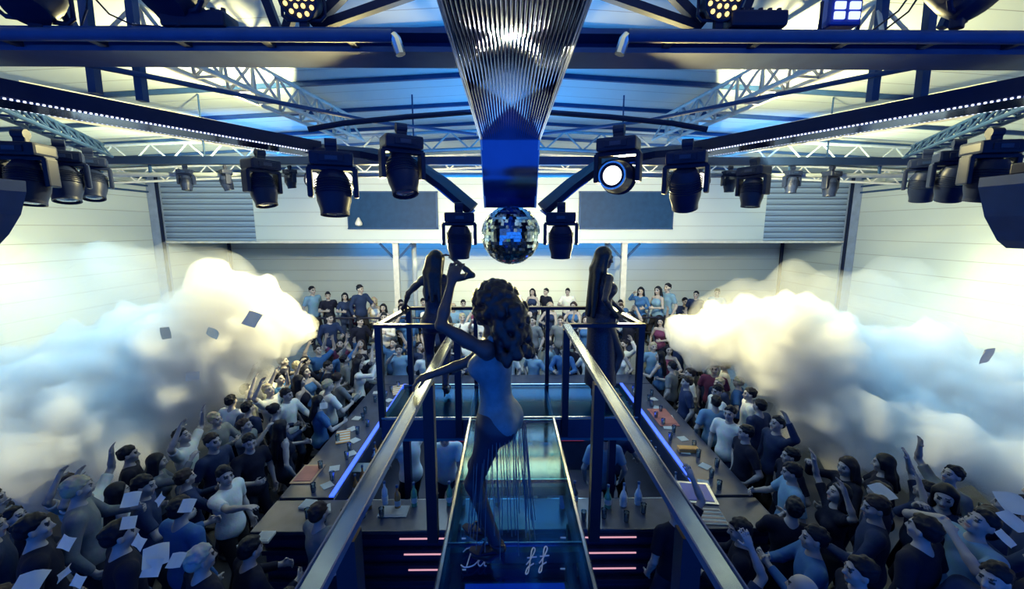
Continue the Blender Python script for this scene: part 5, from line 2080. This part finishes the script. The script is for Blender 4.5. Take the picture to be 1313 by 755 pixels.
# ------------------------------------------------------------------ smoke
def cloud(name, blobs, vox, amp, seed, m, label=None, cat='smoke', parent=None):
    fg = Fig()
    for (px, py, Y, r, sq) in blobs:
        p = atY(px, py, Y)
        fg.el((p.x, p.y, p.z), (r, r * .75, r * sq), None, .5)
    v, f = fg.mesh(vox)
    c0 = v.mean(0)
    nrm = np.zeros_like(v)
    a, b, c, d = v[f[:, 0]], v[f[:, 1]], v[f[:, 2]], v[f[:, 3]]
    fn = np.cross(c - a, d - b)
    for k in range(4):
        np.add.at(nrm, f[:, k], fn)
    nrm /= np.maximum(np.linalg.norm(nrm, axis=1), 1e-9)[:, None]
    off = np.zeros(len(v))
    for i, p in enumerate(v):
        q = Vector(p) * 1.1 + Vector((seed * 7.1, 0, 0))
        q2 = Vector(p) * 2.6 + Vector((0, seed * 3.3, 0))
        off[i] = amp * (abs(mnoise.noise(q)) * 1.5 - .35 + .6 * (abs(mnoise.noise(q2)) * 1.4 - .3) + .3 * (abs(mnoise.noise(q2 * 2.1)) * 1.4 - .3))
    v = v + nrm * off[:, None]
    v[:, 0] = np.clip(v[:, 0], -HW + .05, HW - .05)
    v[:, 2] = np.maximum(v[:, 2], .3)
    me = to_mesh(name, (v - c0, f), m, True, 1)
    o = bpy.data.objects.new(name, me)
    COL.objects.link(o)
    o.location = tuple(c0)
    if parent is not None:
        o.location = Vector(tuple(c0)) - parent.location
        o.parent = parent
    else:
        tag(o, label, cat, None, 'stuff')
    return o


SM = smoke_mat('dense smoke', 3.6, (.97, .97, .95))
SV = smoke_mat('thin smoke', .30, (.95, .97, .97))
Lb = [(385, 412, 8.2, .35, .9), (355, 420, 8.0, .55, .95), (310, 425, 7.8, .75, 1), (262, 430, 7.6, .95, 1), (215, 470, 7.4, 1.05, 1), (160, 480, 7.2, 1.1, 1), (100, 520, 6.8, 1.15, 1),
      (40, 540, 6.4, 1.1, 1), (-30, 545, 6.0, 1.1, 1), (200, 540, 6.9, .75, .9), (280, 480, 7.4, .65, .9), (90, 575, 6.0, .7, .8), (10, 590, 5.6, .7, .8), (255, 385, 7.8, .35, 1)]
Rb = [(900, 425, 8.2, .42, .9), (935, 432, 8.0, .62, .95), (985, 445, 7.8, .85, 1), (1040, 470, 7.5, 1.05, 1), (1100, 490, 7.3, 1.1, 1), (1170, 510, 7.0, 1.1, 1), (1240, 530, 6.6, 1.1, 1), (1310, 540, 6.2, 1.1, 1),
      (1040, 540, 7.0, .65, .9), (1110, 555, 6.5, .7, .85), (1200, 570, 6.0, .7, .8), (1290, 590, 5.6, .65, .8), (990, 405, 8.0, .40, 1), (1060, 420, 7.8, .5, 1)]
sl_ = cloud('smoke', Lb, .11, .5, 1, SM, 'thick pale smoke jet billowing over the left crowd')
sr_ = cloud('smoke', Rb, .11, .5, 2, SM, 'thick pale smoke jet billowing over the right crowd')
Lv = [(330, 405, 8.3, .9, 1), (250, 400, 8.0, 1.3, 1), (150, 420, 7.6, 1.6, 1), (60, 450, 7.2, 1.7, 1), (-40, 470, 6.6, 1.6, 1), (60, 570, 6.2, 1.0, .8), (180, 545, 6.8, 1.0, .9), (300, 490, 7.6, .85, .9)]
Rv = [(925, 415, 8.3, .8, 1), (1010, 430, 8.0, 1.3, 1), (1110, 450, 7.6, 1.6, 1), (1220, 480, 7.2, 1.6, 1), (1330, 490, 6.6, 1.5, 1), (1240, 575, 6.2, 1.0, .8), (1110, 560, 6.8, 1.0, .9), (1020, 520, 7.6, .85, .9)]
cloud('thin_veil', Lv, .18, .4, 3, SV, parent=sl_)
cloud('thin_veil', Rv, .18, .4, 4, SV, parent=sr_)

# ------------------------------------------------------------------ light
def lamp(kind, name, loc, power, col, to=None, size=.3, angle=60, blend=.4, size_y=None, spread=None):
    d = bpy.data.lights.new(name, kind)
    d.energy = power
    d.color = col
    if kind == 'SPOT':
        d.spot_size = R(angle)
        d.spot_blend = blend
        d.shadow_soft_size = size
    elif kind == 'AREA':
        d.size = size
        if spread:
            d.spread = R(spread)
        if size_y:
            d.shape = 'RECTANGLE'
            d.size_y = size_y
    else:
        d.shadow_soft_size = size
    o = bpy.data.objects.new(name, d)
    COL.objects.link(o)
    o.location = loc
    if to is not None:
        o.rotation_euler = (Vector(to) - Vector(loc)).to_track_quat('-Z', 'Y').to_euler()
    return o


CREAM = (1.0, .87, .38)
PALE = (.92, .91, .44)
BLUE = (.012, .36, 1.0)
for s in (-1, 1):
    # outward wash close under the roof: the roof beside the centre bay
    L_ = Vector((s * 3.3, 5.5, 5.72))
    u_ = Vector((s * .436, .9, 0))
    w_ = Vector((s * 2.75, 5.7, 6.58)) - L_
    d_ = u_.cross(w_).normalized()
    if d_.z < 0:
        d_ = -d_
    lamp('SPOT', 'roof_wash_light', tuple(L_), 420, CREAM, tuple(L_ + d_), .05, 180, .02)
    lamp('SPOT', 'roof_wash_light', (s * 5.6, 7.9, 5.5), 420, CREAM, (s * 6.8, 8.1, 6.5), .1, 150, .5)
    lamp('SPOT', 'wall_wash_light', (s * 4.0, 7.6, 5.1), 560, PALE, (s * 10.8, 10.0, 4.6), .3, 100, .5)
    # smoke lights
    lamp('SPOT', 'smoke_light', (s * 1.7, 9.2, 4.7), 4200, CREAM, (s * 5.6, 8.0, 2.9), .2, 62, .8)
    lamp('SPOT', 'smoke_light', (s * 3.3, 5.9, 5.2), 700, CREAM, (s * 6.8, 7.6, 3.6), .2, 60, .9)  # added to brighten the near side of the smoke
    # lit lamps of the far bar shining on bulkhead and back wall
    lamp('SPOT', 'back_wash_light', (s * 2.9, 6.6, 5.32), 1550, (1.0, .82, .32), (s * 2.6, 14.5, 3.6), .12, 84, .7)
    # crowd lights from the rig
    lamp('SPOT', 'crowd_light', (s * 1.5, 6.9, 5.4), 90, (.4, .72, 1.0), (s * 4.6, 6.8, 1.2), .1, 80, .7)
    lamp('SPOT', 'crowd_light', (s * 1.4, 5.2, 5.2), 95, (.45, .75, 1.0), (s * 3.5, 2.9, 1.4), .1, 62, .8)
    # added blue fill for the bulkhead and wall shade, no fixture
    lamp('SPOT', 'blue_fill_light', (s * 4.4, 6.9, 5.2), 420, BLUE, (s * 5.6, 13.0, 5.2), .3, 150, .8)
    lamp('SPOT', 'blue_smoke_fill', (s * 6.6, 6.4, 5.2), 560, (.02, .50, 1.0), (s * 8.6, 7.4, 1.6), .3, 110, .8)  # added to turn the lower smoke bluer
    # unseen lights added for the bright streaks mirrored in the ribbed panel
    lamp('AREA', 'unseen_streak_light', (s * 2.6, 9.2, 4.26), 90, CREAM, (0, 2.2, 5.4), .32, spread=40)
lamp('AREA', 'blue_roof_fill', (0, 7.2, 5.0), 75, BLUE, (0, 7.2, 6.5), 2.5)  # added uplight that fills the roof's centre bay with blue
lamp('AREA', 'blue_roof_fill', (0, 3.9, 5.75), 25, BLUE, (0, 3.9, 6.5), 1.5)  # same added blue fill, nearer the front
lamp('AREA', 'blue_recess_fill', (0, 15.5, 4.1), 45, BLUE, (0, 16.2, 3.9), 12.0, size_y=.2)  # added blue tint for the shadowed top of the back wall
lamp('AREA', 'terrace_fill_light', (0, 13.2, 3.6), 22, CREAM, (0, 16.2, 2.2), 6.0, size_y=.2, spread=60)  # fill added to warm the back wall, no lamp hangs here
lamp('AREA', 'far_crowd_fill', (0, 9.2, 5.3), 170, (.75, .95, .95), (0, 11.2, 0.8), 4.0, size_y=.6)  # added fill that lifts the people behind the bar
# wide unseen light added under the far roof for the handrail gleam
lamp('AREA', 'unseen_gleam_light', (0, 8.8, 5.75), 13, CREAM, (0, 3.0, 3.4), 4.0, size_y=.5, spread=60)
# bar island light, blue
lamp('AREA', 'bar_light', (.1, 6.8, 2.9), 50, (.16, .50, 1.0), (.1, 6.8, 0), 3.0, size_y=2.0)
